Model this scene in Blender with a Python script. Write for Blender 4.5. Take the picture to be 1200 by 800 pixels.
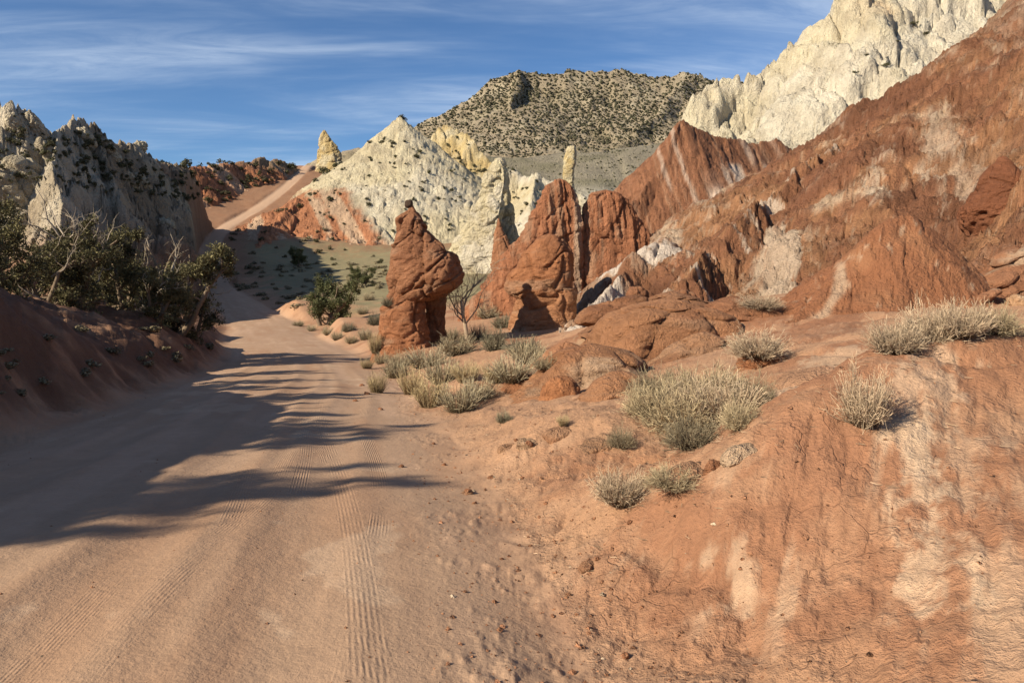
import bpy, math, random
import numpy as np
from mathutils import Vector, Matrix

for o in list(bpy.data.objects):
    bpy.data.objects.remove(o)
S = bpy.context.scene
C = S.collection
R = math.radians

# ------------------------------------------------------------------ camera
EYE = 1.65
PITCH = R(5.55)
FPX = 924.0                      # focal length in pixels of a 1200 px wide picture
cam_d = bpy.data.cameras.new('camera')
cam = bpy.data.objects.new('camera', cam_d)
C.objects.link(cam)
cam_d.sensor_width = 36.0
cam_d.lens = FPX / 1200 * 36
cam_d.clip_start = 0.05
cam_d.clip_end = 9000
cam.location = (0, 0, EYE)
cam.rotation_euler = (math.pi / 2 - PITCH, 0, 0)
S.camera = cam

# ------------------------------------------------------------------ light
SUN_EL = R(31)
SUN_AZ = R(-123)                 # measured from +Y (view direction) towards +X
SKY_STRENGTH = 0.05
SUN_STRENGTH = 5.0
sd = bpy.data.lights.new('sun', 'SUN')
so = bpy.data.objects.new('sun', sd)
C.objects.link(so)
sd.energy = SUN_STRENGTH
sd.angle = R(0.53)
sd.color = (1.0, 0.885, 0.70)
sv = Vector((math.sin(SUN_AZ) * math.cos(SUN_EL), math.cos(SUN_AZ) * math.cos(SUN_EL), math.sin(SUN_EL)))
so.rotation_euler = sv.to_track_quat('Z', 'Y').to_euler()
so.location = sv * 60

S.render.engine = 'CYCLES'
S.cycles.max_bounces = 4
S.cycles.diffuse_bounces = 2
S.view_settings.view_transform = 'Standard'
S.view_settings.look = 'None'
S.view_settings.gamma = 1
S.view_settings.exposure = 0.76
S.view_settings.use_curve_mapping = False

W = bpy.data.worlds.new('World')
S.world = W
W.use_nodes = True
nt = W.node_tree
nt.nodes.clear()


class NT:
    """small node-tree helper"""
    def __init__(s, tree):
        s.t = tree

    def n(s, kind, **kw):
        nd = s.t.nodes.new(kind)
        for k, v in kw.items():
            if k == 'ins':
                for i, val in v.items():
                    s.put(nd.inputs[i], val)
            else:
                setattr(nd, k, v)
        return nd

    def put(s, sock, val):
        if isinstance(val, bpy.types.NodeSocket):
            s.t.links.new(val, sock)
        else:
            sock.default_value = val

    def m(s, op, a, b=0.0, c=0.0, clamp=False):
        nd = s.t.nodes.new('ShaderNodeMath')
        nd.operation = op
        nd.use_clamp = clamp
        s.put(nd.inputs[0], a)
        s.put(nd.inputs[1], b)
        s.put(nd.inputs[2], c)
        return nd.outputs[0]

    def vm(s, op, a, b=(0, 0, 0)):
        nd = s.t.nodes.new('ShaderNodeVectorMath')
        nd.operation = op
        s.put(nd.inputs[0], a)
        s.put(nd.inputs[1], b)
        return nd.outputs[0]

    def ramp(s, x, a, b, lo=0.0, hi=1.0, smooth=True):
        nd = s.t.nodes.new('ShaderNodeMapRange')
        nd.interpolation_type = 'SMOOTHSTEP' if smooth else 'LINEAR'
        s.put(nd.inputs[0], x)
        for i, v in enumerate((a, b, lo, hi)):
            s.put(nd.inputs[i + 1], v)
        return nd.outputs[0]

    def noise(s, vec, scale, detail=4.0, rough=0.55, dist=0.0):
        nd = s.t.nodes.new('ShaderNodeTexNoise')
        s.put(nd.inputs['Vector'], vec)
        nd.inputs['Scale'].default_value = scale
        nd.inputs['Detail'].default_value = detail
        nd.inputs['Roughness'].default_value = rough
        nd.inputs['Distortion'].default_value = dist
        return nd.outputs[0]

    def mix(s, f, a, b, blend='MIX'):
        nd = s.t.nodes.new('ShaderNodeMix')
        nd.data_type = 'RGBA'
        nd.blend_type = blend
        s.put(nd.inputs[0], f)
        s.put(nd.inputs[6], a)
        s.put(nd.inputs[7], b)
        return nd.outputs[2]


def build_world():
    g = NT(nt)
    out = g.n('ShaderNodeOutputWorld')
    bg = g.n('ShaderNodeBackground')
    sky = g.n('ShaderNodeTexSky', sky_type='NISHITA')
    sky.sun_disc = False
    sky.sun_elevation = SUN_EL
    sky.sun_rotation = SUN_AZ
    sky.altitude = 1700
    sky.air_density = 1.0
    sky.dust_density = 0.0
    sky.ozone_density = 3.5
    tc = g.n('ShaderNodeTexCoord')
    sep = g.n('ShaderNodeSeparateXYZ', ins={0: tc.outputs['Generated']})
    zz = g.m('MAXIMUM', g.m('ADD', sep.outputs[2], 0.10), 0.06)
    px = g.m('DIVIDE', sep.outputs[0], zz)
    py = g.m('DIVIDE', sep.outputs[1], zz)
    comb = g.n('ShaderNodeCombineXYZ', ins={0: px, 1: py, 2: 0.0})
    # thin cirrus on a high flat layer, drawn out along one wind direction
    mp = g.n('ShaderNodeMapping', ins={0: comb.outputs[0], 1: (0.35, 0.15, 0), 2: (0, 0, R(-14)), 3: (0.42, 1.0, 1)})
    n1 = g.noise(mp.outputs[0], 0.95, 6, 0.55, 0.6)
    mp2 = g.n('ShaderNodeMapping', ins={0: comb.outputs[0], 1: (3.1, 1.7, 0), 2: (0, 0, R(-24)), 3: (0.45, 1.5, 1)})
    n2 = g.noise(mp2.outputs[0], 2.8, 9, 0.66, 1.4)
    a = g.ramp(n1, 0.38, 0.66)
    b = g.ramp(n2, 0.25, 0.75)
    dens = g.m('MULTIPLY', a, g.m('ADD', g.m('MULTIPLY', b, 0.75), 0.25))
    dens = g.m('MULTIPLY', dens, 0.55, clamp=True)
    clear = g.mix(1.0, sky.outputs[0], (0.90, 1.12, 1.32, 1), 'MULTIPLY')
    col = g.mix(dens, clear, (9.0, 10.4, 12.2, 1))
    g.t.links.new(col, bg.inputs[0])
    bg.inputs[1].default_value = SKY_STRENGTH
    g.t.links.new(bg.outputs[0], out.inputs[0])


build_world()

# ------------------------------------------------------------------ maths helpers
CP, SP = math.cos(PITCH), math.sin(PITCH)


def P(px, py, d):
    """point at forward distance d seen at pixel (px, py) of the 1200 x 800 photograph"""
    u = (px - 600) / FPX
    v = (400 - py) / FPX
    fy = CP + v * SP
    fz = -SP + v * CP
    k = d / fy
    return np.array((u * k, d, EYE + fz * k))


def _hash(ix, iy, iz, seed):
    h = (ix.astype(np.uint32) * np.uint32(374761393) + iy.astype(np.uint32) * np.uint32(668265263)
         + iz.astype(np.uint32) * np.uint32(2147483647 - 1274126177) + np.uint32(seed * 144665 & 0xffffffff))
    h = (h ^ (h >> np.uint32(13))) * np.uint32(1274126177)
    h = h ^ (h >> np.uint32(16))
    return (h & np.uint32(0xffffff)).astype(np.float32) * np.float32(2.0 / 0xffffff) - np.float32(1)


def vn2(x, y, seed=0):
    xi = np.floor(x); yi = np.floor(y)
    fx = (x - xi).astype(np.float32); fy = (y - yi).astype(np.float32)
    xi = xi.astype(np.int64); yi = yi.astype(np.int64)
    zi = np.zeros_like(xi)
    ux = fx * fx * fx * (fx * (fx * 6 - 15) + 10); uy = fy * fy * fy * (fy * (fy * 6 - 15) + 10)
    a = _hash(xi, yi, zi, seed); b = _hash(xi + 1, yi, zi, seed)
    c = _hash(xi, yi + 1, zi, seed); d = _hash(xi + 1, yi + 1, zi, seed)
    return (a + (b - a) * ux) * (1 - uy) + (c + (d - c) * ux) * uy


def vn3(x, y, z, seed=0):
    xi = np.floor(x); yi = np.floor(y); zi = np.floor(z)
    fx = (x - xi).astype(np.float32); fy = (y - yi).astype(np.float32); fz = (z - zi).astype(np.float32)
    xi = xi.astype(np.int64); yi = yi.astype(np.int64); zi = zi.astype(np.int64)
    ux = fx * fx * (3 - 2 * fx); uy = fy * fy * (3 - 2 * fy); uz = fz * fz * (3 - 2 * fz)
    r = []
    for dz in (0, 1):
        a = _hash(xi, yi, zi + dz, seed); b = _hash(xi + 1, yi, zi + dz, seed)
        c = _hash(xi, yi + 1, zi + dz, seed); d = _hash(xi + 1, yi + 1, zi + dz, seed)
        r.append((a + (b - a) * ux) * (1 - uy) + (c + (d - c) * ux) * uy)
    return r[0] * (1 - uz) + r[1] * uz


def fbm2(x, y, f, o=4, seed=0, gain=0.5, ridged=False):
    t = np.zeros(np.shape(x), np.float32); a = 1.0; s = 0
    for i in range(o):
        ca, sa = math.cos(i * 0.7), math.sin(i * 0.7)
        n = vn2((x * ca - y * sa) * f + 17.3 * i, (x * sa + y * ca) * f - 9.1 * i, seed + i * 7)
        if ridged:
            n = 1 - 2 * np.abs(n)
        t += a * n; s += a; a *= gain; f *= 2.03
    return t / s


def fbm3(x, y, z, f, o=4, seed=0, gain=0.5, ridged=False):
    t = np.zeros(np.shape(x), np.float32); a = 1.0; s = 0
    for i in range(o):
        ca, sa = math.cos(i * 0.7), math.sin(i * 0.7)
        n = vn3((x * ca - y * sa) * f + 17.3 * i, (x * sa + y * ca) * f - 9.1 * i, z * f + 3.7 * i, seed + i * 7)
        if ridged:
            n = 1 - 2 * np.abs(n)
        t += a * n; s += a; a *= gain; f *= 2.03
    return t / s


def worley3(x, y, z, f, seed=0):
    x = x * f; y = y * f; z = z * f
    xi = np.floor(x).astype(np.int64); yi = np.floor(y).astype(np.int64); zi = np.floor(z).astype(np.int64)
    f1 = np.full(x.shape, 9.0, np.float32); f2 = f1.copy(); cid = np.zeros(x.shape, np.float32)
    for a in (-1, 0, 1):
        for b in (-1, 0, 1):
            for c in (-1, 0, 1):
                X, Y, Z = xi + a, yi + b, zi + c
                dx = X + 0.5 + 0.48 * _hash(X, Y, Z, seed) - x
                dy = Y + 0.5 + 0.48 * _hash(X, Y, Z, seed + 1) - y
                dz = Z + 0.5 + 0.48 * _hash(X, Y, Z, seed + 2) - z
                d = np.sqrt(dx * dx + dy * dy + dz * dz).astype(np.float32)
                nearer = d < f1
                f2 = np.where(nearer, f1, np.minimum(f2, d))
                cid = np.where(nearer, _hash(X, Y, Z, seed + 3), cid)
                f1 = np.where(nearer, d, f1)
    return f1, f2, cid


def sstep(a, b, x):
    t = np.clip((x - a) / (b - a), 0, 1)
    return t * t * (3 - 2 * t)


def mixc(c, col, w):
    """mix colour array c (n,3) towards col by weight w (n,)"""
    return c + (np.asarray(col, np.float32) - c) * w[:, None]


def hermite(xs, ys):
    xs = np.asarray(xs, float); ys = np.asarray(ys, float)
    d = np.diff(ys) / np.diff(xs)
    m = np.concatenate(([d[0]], (d[:-1] + d[1:]) / 2, [d[-1]]))

    def f(x):
        i = np.clip(np.searchsorted(xs, x) - 1, 0, len(xs) - 2)
        h = xs[i + 1] - xs[i]
        t = np.clip((x - xs[i]) / h, 0, 1)
        return ((2 * t**3 - 3 * t**2 + 1) * ys[i] + (t**3 - 2 * t**2 + t) * h * m[i]
                + (-2 * t**3 + 3 * t**2) * ys[i + 1] + (t**3 - t**2) * h * m[i + 1])
    return f


def polydist(x, y, z, pts):
    """distance in 3D from points to a polyline"""
    best = np.full(x.shape, 1e9)
    for a, b in zip(pts[:-1], pts[1:]):
        ab = b - a
        L = float(ab @ ab) + 1e-9
        t = np.clip(((x - a[0]) * ab[0] + (y - a[1]) * ab[1] + (z - a[2]) * ab[2]) / L, 0, 1)
        d = (x - a[0] - t * ab[0])**2 + (y - a[1] - t * ab[1])**2 + (z - a[2] - t * ab[2])**2
        best = np.minimum(best, d)
    return np.sqrt(best)


# ------------------------------------------------------------------ road line and ground heights
HALF = 2.6
rl = [(-60.0, 4.0, 1.5), (-30.0, 0.6, 0.7), (-8.0, -1.7, 0.15), (0.0, -2.3, 0.0), (4.25, -2.82, -0.06), (9.6, -3.68, -0.52)]
for px, py, d in ((347, 420, 31), (322, 396, 46), (308, 377, 66), (268, 347, 92), (254, 328, 128), (246, 296, 162), (262, 268, 195),
                  (300, 245, 228), (333, 221, 264), (355, 200, 305), (363, 194, 328)):
    q = P(px, py, d)
    rl.append((d, q[0], q[2]))
rl += [(380, -92, 40), (450, -115, 36), (700, -150, 20)]
rl = np.array(rl)
road_x = hermite(rl[:, 0], rl[:, 1])
road_z = hermite(rl[:, 0], rl[:, 2])


def road_t(x, y):
    """signed distance from the road's centre line"""
    yy = np.clip(y, -59, 690)
    sl = (road_x(yy + 0.5) - road_x(yy - 0.5))
    # the far climb is a little narrower: lateral distance is measured in widths of the near road
    return (x - road_x(yy)) / np.sqrt(1 + sl * sl) * (1 + 0.5 * sstep(55, 130, y))


ctrl = []
for yv in (-55, -35, -20, -10, -4, 0, 3, 6, 9, 13, 18, 24, 31, 40, 52, 66, 80, 95, 112, 130, 150, 175, 200, 230, 260, 300, 330, 390, 460):
    for t in (-3.2, 0, 3.2):
        ctrl.append((float(road_x(np.float64(yv))) + t, yv, float(road_z(np.float64(yv)))))
for px, py, d in (
        # right verge and hollow behind the near mound
        (660, 690, 4.25), (700, 640, 4.5), (560, 560, 6.75), (650, 560, 6.1), (600, 500, 8.8), (700, 500, 7.8), (640, 520, 7.6),
        (500, 480, 12.8), (560, 440, 15.5), (450, 440, 22.5), (520, 415, 25), (600, 400, 27), (470, 404, 31), (640, 400, 29),
        (430, 400, 36), (700, 440, 15), (640, 455, 14), (760, 420, 16), (760, 362, 21), (700, 380, 22), (860, 352, 22), (920, 345, 24),
        (760, 560, 6.6), (820, 520, 7.3), (800, 470, 8.8), (740, 470, 9.6), (900, 480, 7.8), (940, 440, 9.3), (1000, 412, 10.2),
        (900, 402, 13), (1000, 378, 14), (960, 350, 19), (1190, 372, 13), (1100, 385, 11), (1180, 350, 22), (1000, 335, 26),
        # near mound: toe, face, crest
        (760, 790, 3.45), (880, 800, 3.1), (1000, 800, 2.9), (1200, 800, 2.5), (1200, 600, 3.65), (1200, 480, 4.8), (1200, 393, 6.2),
        (1000, 600, 4.0), (1000, 500, 4.65), (880, 520, 4.7), (860, 620, 4.15), (800, 640, 4.2), (940, 470, 4.95), (1000, 437, 5.3),
        (1060, 410, 5.7), (1110, 397, 6.0), (1330, 400, 6.5), (1330, 800, 2.3), (1500, 420, 6.6), (1150, 640, 3.4),
        # flat meadow beyond the hoodoos
        (330, 350, 72), (400, 372, 48), (430, 332, 100), (380, 318, 128), (320, 322, 120), (500, 330, 100), (450, 306, 150),
        (400, 304, 165), (330, 282, 175), (300, 300, 152), (560, 320, 110), (345, 300, 165),
        # mid ground to the right, mostly behind formations
        (700, 330, 60), (850, 320, 70), (650, 300, 120), (1000, 300, 60), (700, 280, 200), (900, 280, 150), (800, 262, 300), (500, 250, 320)):
    ctrl.append(tuple(P(px, py, d)))
# left bank and the rough ground that climbs away from it
for yv, x0, h in ((-16, -10.6, 5.0), (-11, -10.6, 5.0), (-6, -10.8, 5.0), (-2, -10.8, 4.9), (2, -10.9, 5.0), (6, -10.9, 4.6), (9.5, -10.8, 3.9), (13, -10.6, 2.5), (16.5, -11.0, 1.25), (21, -11.6, 0.55),
                  (26, -12.4, 0.1), (31, -13.2, -0.5), (37, -15, -1.0), (46, -18, -1.3)):
    fx = float(road_x(np.float64(yv))) - 3.3; fz = float(road_z(np.float64(yv)))
    ctrl.append((fx * 0.55 + x0 * 0.45, yv, fz + (h - fz) * 0.68))
    ctrl.append((x0, yv, h))
    ctrl.append((x0 - 4, yv, h + (0.3 if yv < 12 else 0.25)))
    ctrl.append((x0 - 16, yv + 3, h + (0.8 if yv < 12 else 1.2)))
for q in ((-50, 20, 4), (-45, 60, 2), (-38, 75, -0.5), (-60, 110, 4), (-60, 0, 6), (-60, -40, 8), (40, -30, 4), (20, -10, 2.5), (12, 2, 1.7),
          (60, 10, 5), (-130, 200, 25), (-120, 300, 36), (-40, 300, 30), (-20, 380, 30), (100, 400, 25), (-200, 100, 15)):
    ctrl.append(q)
ctrl = np.array(ctrl, float)
RC = 0.22


def _phi(r2):
    return np.sqrt(r2 + RC * RC)


_n = len(ctrl)
_A = np.zeros((_n + 1, _n + 1))
_d2 = (ctrl[:, None, 0] - ctrl[None, :, 0])**2 + (ctrl[:, None, 1] - ctrl[None, :, 1])**2
_A[:_n, :_n] = _phi(_d2) - np.eye(_n) * 0.02
_A[:_n, _n] = 1; _A[_n, :_n] = 1
_w = np.linalg.solve(_A, np.concatenate((ctrl[:, 2], [0])))


def rbf(x, y):
    z = np.full(x.shape, _w[_n])
    for i in range(_n):
        z = z + _w[i] * np.sqrt((x - ctrl[i, 0])**2 + (y - ctrl[i, 1])**2 + RC * RC)
    return z


def smooth_ground(x, y):
    """ground without fine relief: RBF surface with the road bed cut into it"""
    x = np.asarray(x, float); y = np.asarray(y, float)
    r = np.hypot(x, y)
    z = rbf(x, y)
    far = sstep(380, 800, r)
    z = z * (1 - far) + 6 * far
    t = road_t(x, y)
    w = sstep(HALF - 0.15, HALF + 1.3, np.abs(t))
    w = np.maximum(w, sstep(420, 520, y))
    zr = road_z(np.clip(y, -59, 690)) - 0.012 * np.minimum(np.abs(t), 3)**2
    return zr * (1 - w) + z * w, t


def ground_relief(x, y, z, t):
    """fine relief added on the ground; returns z and masks"""
    r = np.hypot(x, y)
    at = np.abs(t)
    off = sstep(HALF - 0.5, HALF + 0.8, at)
    near = 1 - sstep(14, 40, r)
    vnear = 1 - sstep(5, 14, r)
    # off-road lumps
    z = z + off * (0.10 * fbm2(x, y, 0.45, 4, 3) + 0.35 * sstep(25, 90, r) * fbm2(x, y, 0.10, 3, 5))
    right = sstep(HALF, HALF + 0.8, t)
    gul = fbm2(x + 0.5 * y, y - 0.3 * x, 0.8, 4, 11, ridged=True)
    z = z - right * near * 0.075 * sstep(0.15, 0.9, gul)
    left = sstep(HALF, HALF + 0.6, -t)
    z = z + left * (1 - sstep(30, 60, r)) * (0.22 * fbm2(x, y, 1.1, 5, 15, gain=0.6) + 0.10 * (fbm2(x, y, 1.7, 3, 16, ridged=True) - 0.3))
    # small rounded erosion lumps
    z = z + right * near * 0.055 * fbm2(x, y, 2.6, 5, 17, gain=0.6) * (0.4 + 0.6 * off)
    z = z + right * vnear * 0.014 * fbm2(x, y, 11.0, 3, 19, ridged=True)
    # rills running down the face of the near mound
    rac = 0.89 * x - 0.46 * y; ral = 0.46 * x + 0.89 * y
    z = z - right * vnear * 0.020 * sstep(0.0, 0.9, fbm2(rac, ral * 0.16, 4.5, 4, 21, gain=0.6, ridged=True))
    # clods thrown up along the road edge
    edge = np.exp(-((at - HALF - 0.15) / 0.42)**2) * near
    cl = fbm2(x, y, 7.5, 3, 23)
    cl2 = fbm2(x, y, 19.0, 2, 27)
    z = z + edge * (0.022 * sstep(0.05, 0.7, cl) + 0.014 * sstep(0.1, 0.7, cl2)) * sstep(-0.2, 0.3, fbm2(x, y, 1.6, 2, 29))
    # broad worn dips in the road, long ripples along it
    onr = 1 - off
    z = z + onr * (0.018 * fbm2(x, y, 0.6, 3, 31) + 0.007 * vnear * fbm2(t * 3.0, y * 0.5, 1.3, 3, 33))
    for t0, dep in ((-1.35, 0.022), (0.42, 0.020), (1.55, 0.016)):
        tt = t - t0 - 0.12 * np.sin(y * 0.35 + t0)
        z = z - onr * near * dep * np.exp(-(tt / 0.22)**2) + onr * near * dep * 0.7 * np.exp(-((np.abs(tt) - 0.36) / 0.12)**2)
    return z


def ground_z(x, y):
    x = np.atleast_1d(np.asarray(x, float)); y = np.atleast_1d(np.asarray(y, float))
    z, t = smooth_ground(x, y)
    return ground_relief(x, y, z, t)


def gz(x, y):
    return float(ground_z(x, y)[0])


# ------------------------------------------------------------------ object helpers
def tag(o, label=None, cat=None, group=None, kind=None):
    if label: o['label'] = label
    if cat: o['category'] = cat
    if group: o['group'] = group
    if kind: o['kind'] = kind
    return o


def mesh_np(name, co, quads=None, tris=None, col=None, attrs=None, smooth=True):
    me = bpy.data.meshes.new(name)
    co = np.asarray(co, np.float32)
    me.vertices.add(len(co))
    me.vertices.foreach_set('co', co.ravel())
    li, st = [], []
    s = 0
    if quads is not None and len(quads):
        q = np.asarray(quads, np.int32); li.append(q.ravel()); st.append(np.arange(len(q), dtype=np.int32) * 4); s = q.size
    if tris is not None and len(tris):
        q = np.asarray(tris, np.int32); li.append(q.ravel()); st.append(s + np.arange(len(q), dtype=np.int32) * 3)
    li = np.concatenate(li); st = np.concatenate(st)
    me.loops.add(len(li)); me.loops.foreach_set('vertex_index', li)
    me.polygons.add(len(st)); me.polygons.foreach_set('loop_start', st)
    me.update(calc_edges=True)
    me.validate()
    if smooth:
        me.polygons.foreach_set('use_smooth', np.ones(len(me.polygons), bool))
    if col is not None:
        a = me.attributes.new('tint', 'FLOAT_COLOR', 'POINT')
        c4 = np.ones((len(co), 4), np.float32); c4[:, :3] = col
        a.data.foreach_set('color', c4.ravel())
    for k, v in (attrs or {}).items():
        a = me.attributes.new(k, 'FLOAT', 'POINT')
        a.data.foreach_set('value', np.asarray(v, np.float32))
    return me


def link(name, me, mat=None, parent=None):
    o = bpy.data.objects.new(name, me)
    C.objects.link(o)
    if mat: 
        if not me.materials: me.materials.append(mat)
    if parent: o.parent = parent
    return o


def empty(name, loc=(0, 0, 0), rz=0.0, sc=1.0):
    o = bpy.data.objects.new(name, None)
    C.objects.link(o)
    o.location = loc; o.rotation_euler = (0, 0, rz); o.scale = (sc, sc, sc)
    o.empty_display_size = 0.2
    return o


def copy_tree(o, parent=None):
    c = o.copy(); C.objects.link(c); c.parent = parent
    for ch in o.children:
        copy_tree(ch, c)
    return c


def grid_quads(nr, nc):
    i = np.arange(nr * nc).reshape(nr, nc)
    return np.stack((i[:-1, :-1], i[:-1, 1:], i[1:, 1:], i[1:, :-1]), -1).reshape(-1, 4)


def compact(co, quads, *arrs):
    used = np.zeros(len(co), bool); used[quads.ravel()] = True
    idx = np.cumsum(used) - 1
    return (co[used], idx[quads]) + tuple(a[used] for a in arrs)


# ------------------------------------------------------------------ materials
def rock_mat(name, scale=1.0, bump=0.5, rough=0.92, streak=0.0, var=0.35, crack=0.0, tracks=False, bands=((1, 1, 0.12), (0, 0, 0), 5), fine=True, crack_f=1.6, ridge_w=1.0):
    m = bpy.data.materials.new(name); m.use_nodes = True
    m.node_tree.nodes.clear()
    g = NT(m.node_tree)
    out = g.n('ShaderNodeOutputMaterial')
    bs = g.n('ShaderNodeBsdfPrincipled')
    bs.inputs['Roughness'].default_value = rough
    bs.inputs['Specular IOR Level'].default_value = 0.18
    at = g.n('ShaderNodeAttribute', attribute_name='tint')
    geo = g.n('ShaderNodeNewGeometry')
    pos = geo.outputs['Position']
    n1 = g.noise(pos, 0.9 * scale, 4, 0.62)
    n2 = g.noise(pos, 6.5 * scale, 5, 0.68)
    n3 = g.noise(pos, 34 * scale, 3, 0.65)
    v = g.m('ADD', g.m('ADD', g.m('MULTIPLY', n1, 0.7), g.m('MULTIPLY', n2, 1.1)), g.m('MULTIPLY', n3, 0.9))
    v = g.ramp(v, 0.85, 1.85, 1 - var, 1 + var, smooth=False)
    col = g.mix(1.0, at.outputs['Color'], v, 'MULTIPLY')
    ridge = g.m('ABSOLUTE', g.m('SUBTRACT', n2, 0.5))
    h = g.m('ADD', g.m('MULTIPLY', ridge, 0.30 * ridge_w / scale), g.m('MULTIPLY', n3, 0.045 / scale))
    if ridge_w < 1:
        h = g.m('ADD', h, g.m('MULTIPLY', n2, 0.10 * (1 - ridge_w) / scale))
    if fine:
        h = g.m('ADD', h, g.m('MULTIPLY', g.noise(pos, 130 * scale, 2, 0.6), 0.012 / scale))
    if streak:
        ax, rot, sc = bands
        mp = g.n('ShaderNodeMapping', ins={0: pos, 2: rot, 3: ax})
        st = g.noise(mp.outputs[0], sc * scale, 5, 0.66, 0.25)
        h = g.m('ADD', h, g.m('MULTIPLY', st, 0.22 * streak / scale))
        col = g.mix(g.ramp(st, 0.38, 0.56, 0.75 * streak, 0.0), col, g.mix(1.0, col, (0.55, 0.50, 0.46, 1), 'MULTIPLY'))
        col = g.mix(g.ramp(st, 0.54, 0.70, 0.0, 0.5 * streak), col, g.mix(1.0, col, (1.30, 1.38, 1.42, 1), 'MULTIPLY'))
    if crack:
        vo = g.n('ShaderNodeTexVoronoi', feature='DISTANCE_TO_EDGE')
        wv = g.vm('ADD', pos, g.vm('MULTIPLY', g.n('ShaderNodeTexNoise', ins={'Vector': pos, 'Scale': 2.2 * scale, 'Detail': 4.0}).outputs[1], (0.5 / scale,) * 3))
        g.put(vo.inputs['Vector'], wv); vo.inputs['Scale'].default_value = crack_f * scale
        line = g.ramp(vo.outputs[0], 0.0, 0.022, 1.0, 0.0)
        gate = g.ramp(g.noise(pos, 1.3 * scale, 3, 0.5), 0.53, 0.62)
        line = g.m('MULTIPLY', line, gate)
        h = g.m('SUBTRACT', h, g.m('MULTIPLY', line, 0.035 * crack / scale))
        col = g.mix(g.m('MULTIPLY', line, 0.55 * crack), col, g.mix(1.0, col, (0.35, 0.3, 0.3, 1), 'MULTIPLY'))
    if tracks:
        ta = g.n('ShaderNodeAttribute', attribute_name='lateral').outputs['Fac']
        sp = g.n('ShaderNodeSeparateXYZ', ins={0: pos})
        yy = sp.outputs[1]
        tot = None
        # tyre prints: lateral centre, drift per metre, half width, ribs
        for i, (t0, k, w, ribs, am) in enumerate(((2.25, -0.085, 0.10, 7, 0.38), (2.02, -0.10, 0.085, 7, 0.8), (2.05, -0.015, 0.09, 8, 0.9),
                                                 (0.45, 0.03, 0.10, 10, 0.35), (-1.2, 0.035, 0.11, 10, 0.35), (1.25, -0.06, 0.09, 8, 0.45), (2.45, -0.13, 0.09, 8, 0.5), (0.9, 0.02, 0.1, 9, 0.3))):
            wob = g.m('MULTIPLY', g.m('SINE', g.m('ADD', g.m('MULTIPLY', yy, 0.45 + 0.1 * i), i * 1.9)), 0.07)
            u = g.m('SUBTRACT', g.m('SUBTRACT', ta, g.m('MULTIPLY', yy, k)), g.m('ADD', wob, t0))
            mask = g.ramp(g.m('ABSOLUTE', u), w * 0.8, w, 1.0, 0.0)
            gate = g.ramp(g.noise(g.vm('ADD', pos, (i * 7.3, i * 3.1, 0)), 0.45, 1, 0.5), 0.30 if i == 0 else 0.46, 0.42 if i == 0 else 0.60)
            rib = g.m('SINE', g.m('ADD', g.m('MULTIPLY', u, ribs * math.pi / w), g.m('MULTIPLY', n2, 2.0)))
            rib = g.m('MULTIPLY', rib, g.ramp(n2, 0.35, 0.6))
            hh = g.m('MULTIPLY', g.m('MULTIPLY', g.m('MULTIPLY', rib, mask), gate), 0.006 * am)
            tot = hh if tot is None else g.m('ADD', tot, hh)
        h = g.m('ADD', g.m('MULTIPLY', h, 0.30), tot)
    bp = g.n('ShaderNodeBump')
    bp.inputs['Strength'].default_value = bump
    bp.inputs['Distance'].default_value = 1.0
    g.put(bp.inputs['Height'], h)
    g.put(bs.inputs['Base Color'], col)
    g.put(bs.inputs['Normal'], bp.outputs[0])
    g.put(out.inputs[0], bs.outputs[0])
    return m


def tint_mat(name, rough=0.85, var=0.25, scale=14.0, trans=0.0):
    """plants: colour from the mesh's own tint attribute with a little noise"""
    m = bpy.data.materials.new(name); m.use_nodes = True
    m.node_tree.nodes.clear()
    g = NT(m.node_tree)
    out = g.n('ShaderNodeOutputMaterial')
    bs = g.n('ShaderNodeBsdfPrincipled')
    bs.inputs['Roughness'].default_value = rough
    bs.inputs['Specular IOR Level'].default_value = 0.15
    at = g.n('ShaderNodeAttribute', attribute_name='tint')
    geo = g.n('ShaderNodeNewGeometry')
    oi = g.n('ShaderNodeObjectInfo')
    n = g.noise(geo.outputs['Position'], scale, 2, 0.5)
    v = g.ramp(g.m('ADD', n, g.m('MULTIPLY', oi.outputs['Random'], 0.45)), 0.35, 1.15, 1 - var, 1 + var, smooth=False)
    col = g.mix(1.0, at.outputs['Color'], v, 'MULTIPLY')
    g.put(bs.inputs['Base Color'], col)
    if trans:
        tr = g.n('ShaderNodeBsdfTranslucent')
        g.put(tr.inputs[0], col)
        ms = g.n('ShaderNodeMixShader', ins={0: trans, 1: bs.outputs[0], 2: tr.outputs[0]})
        g.put(out.inputs[0], ms.outputs[0])
    else:
        g.put(out.inputs[0], bs.outputs[0])
    return m


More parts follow.
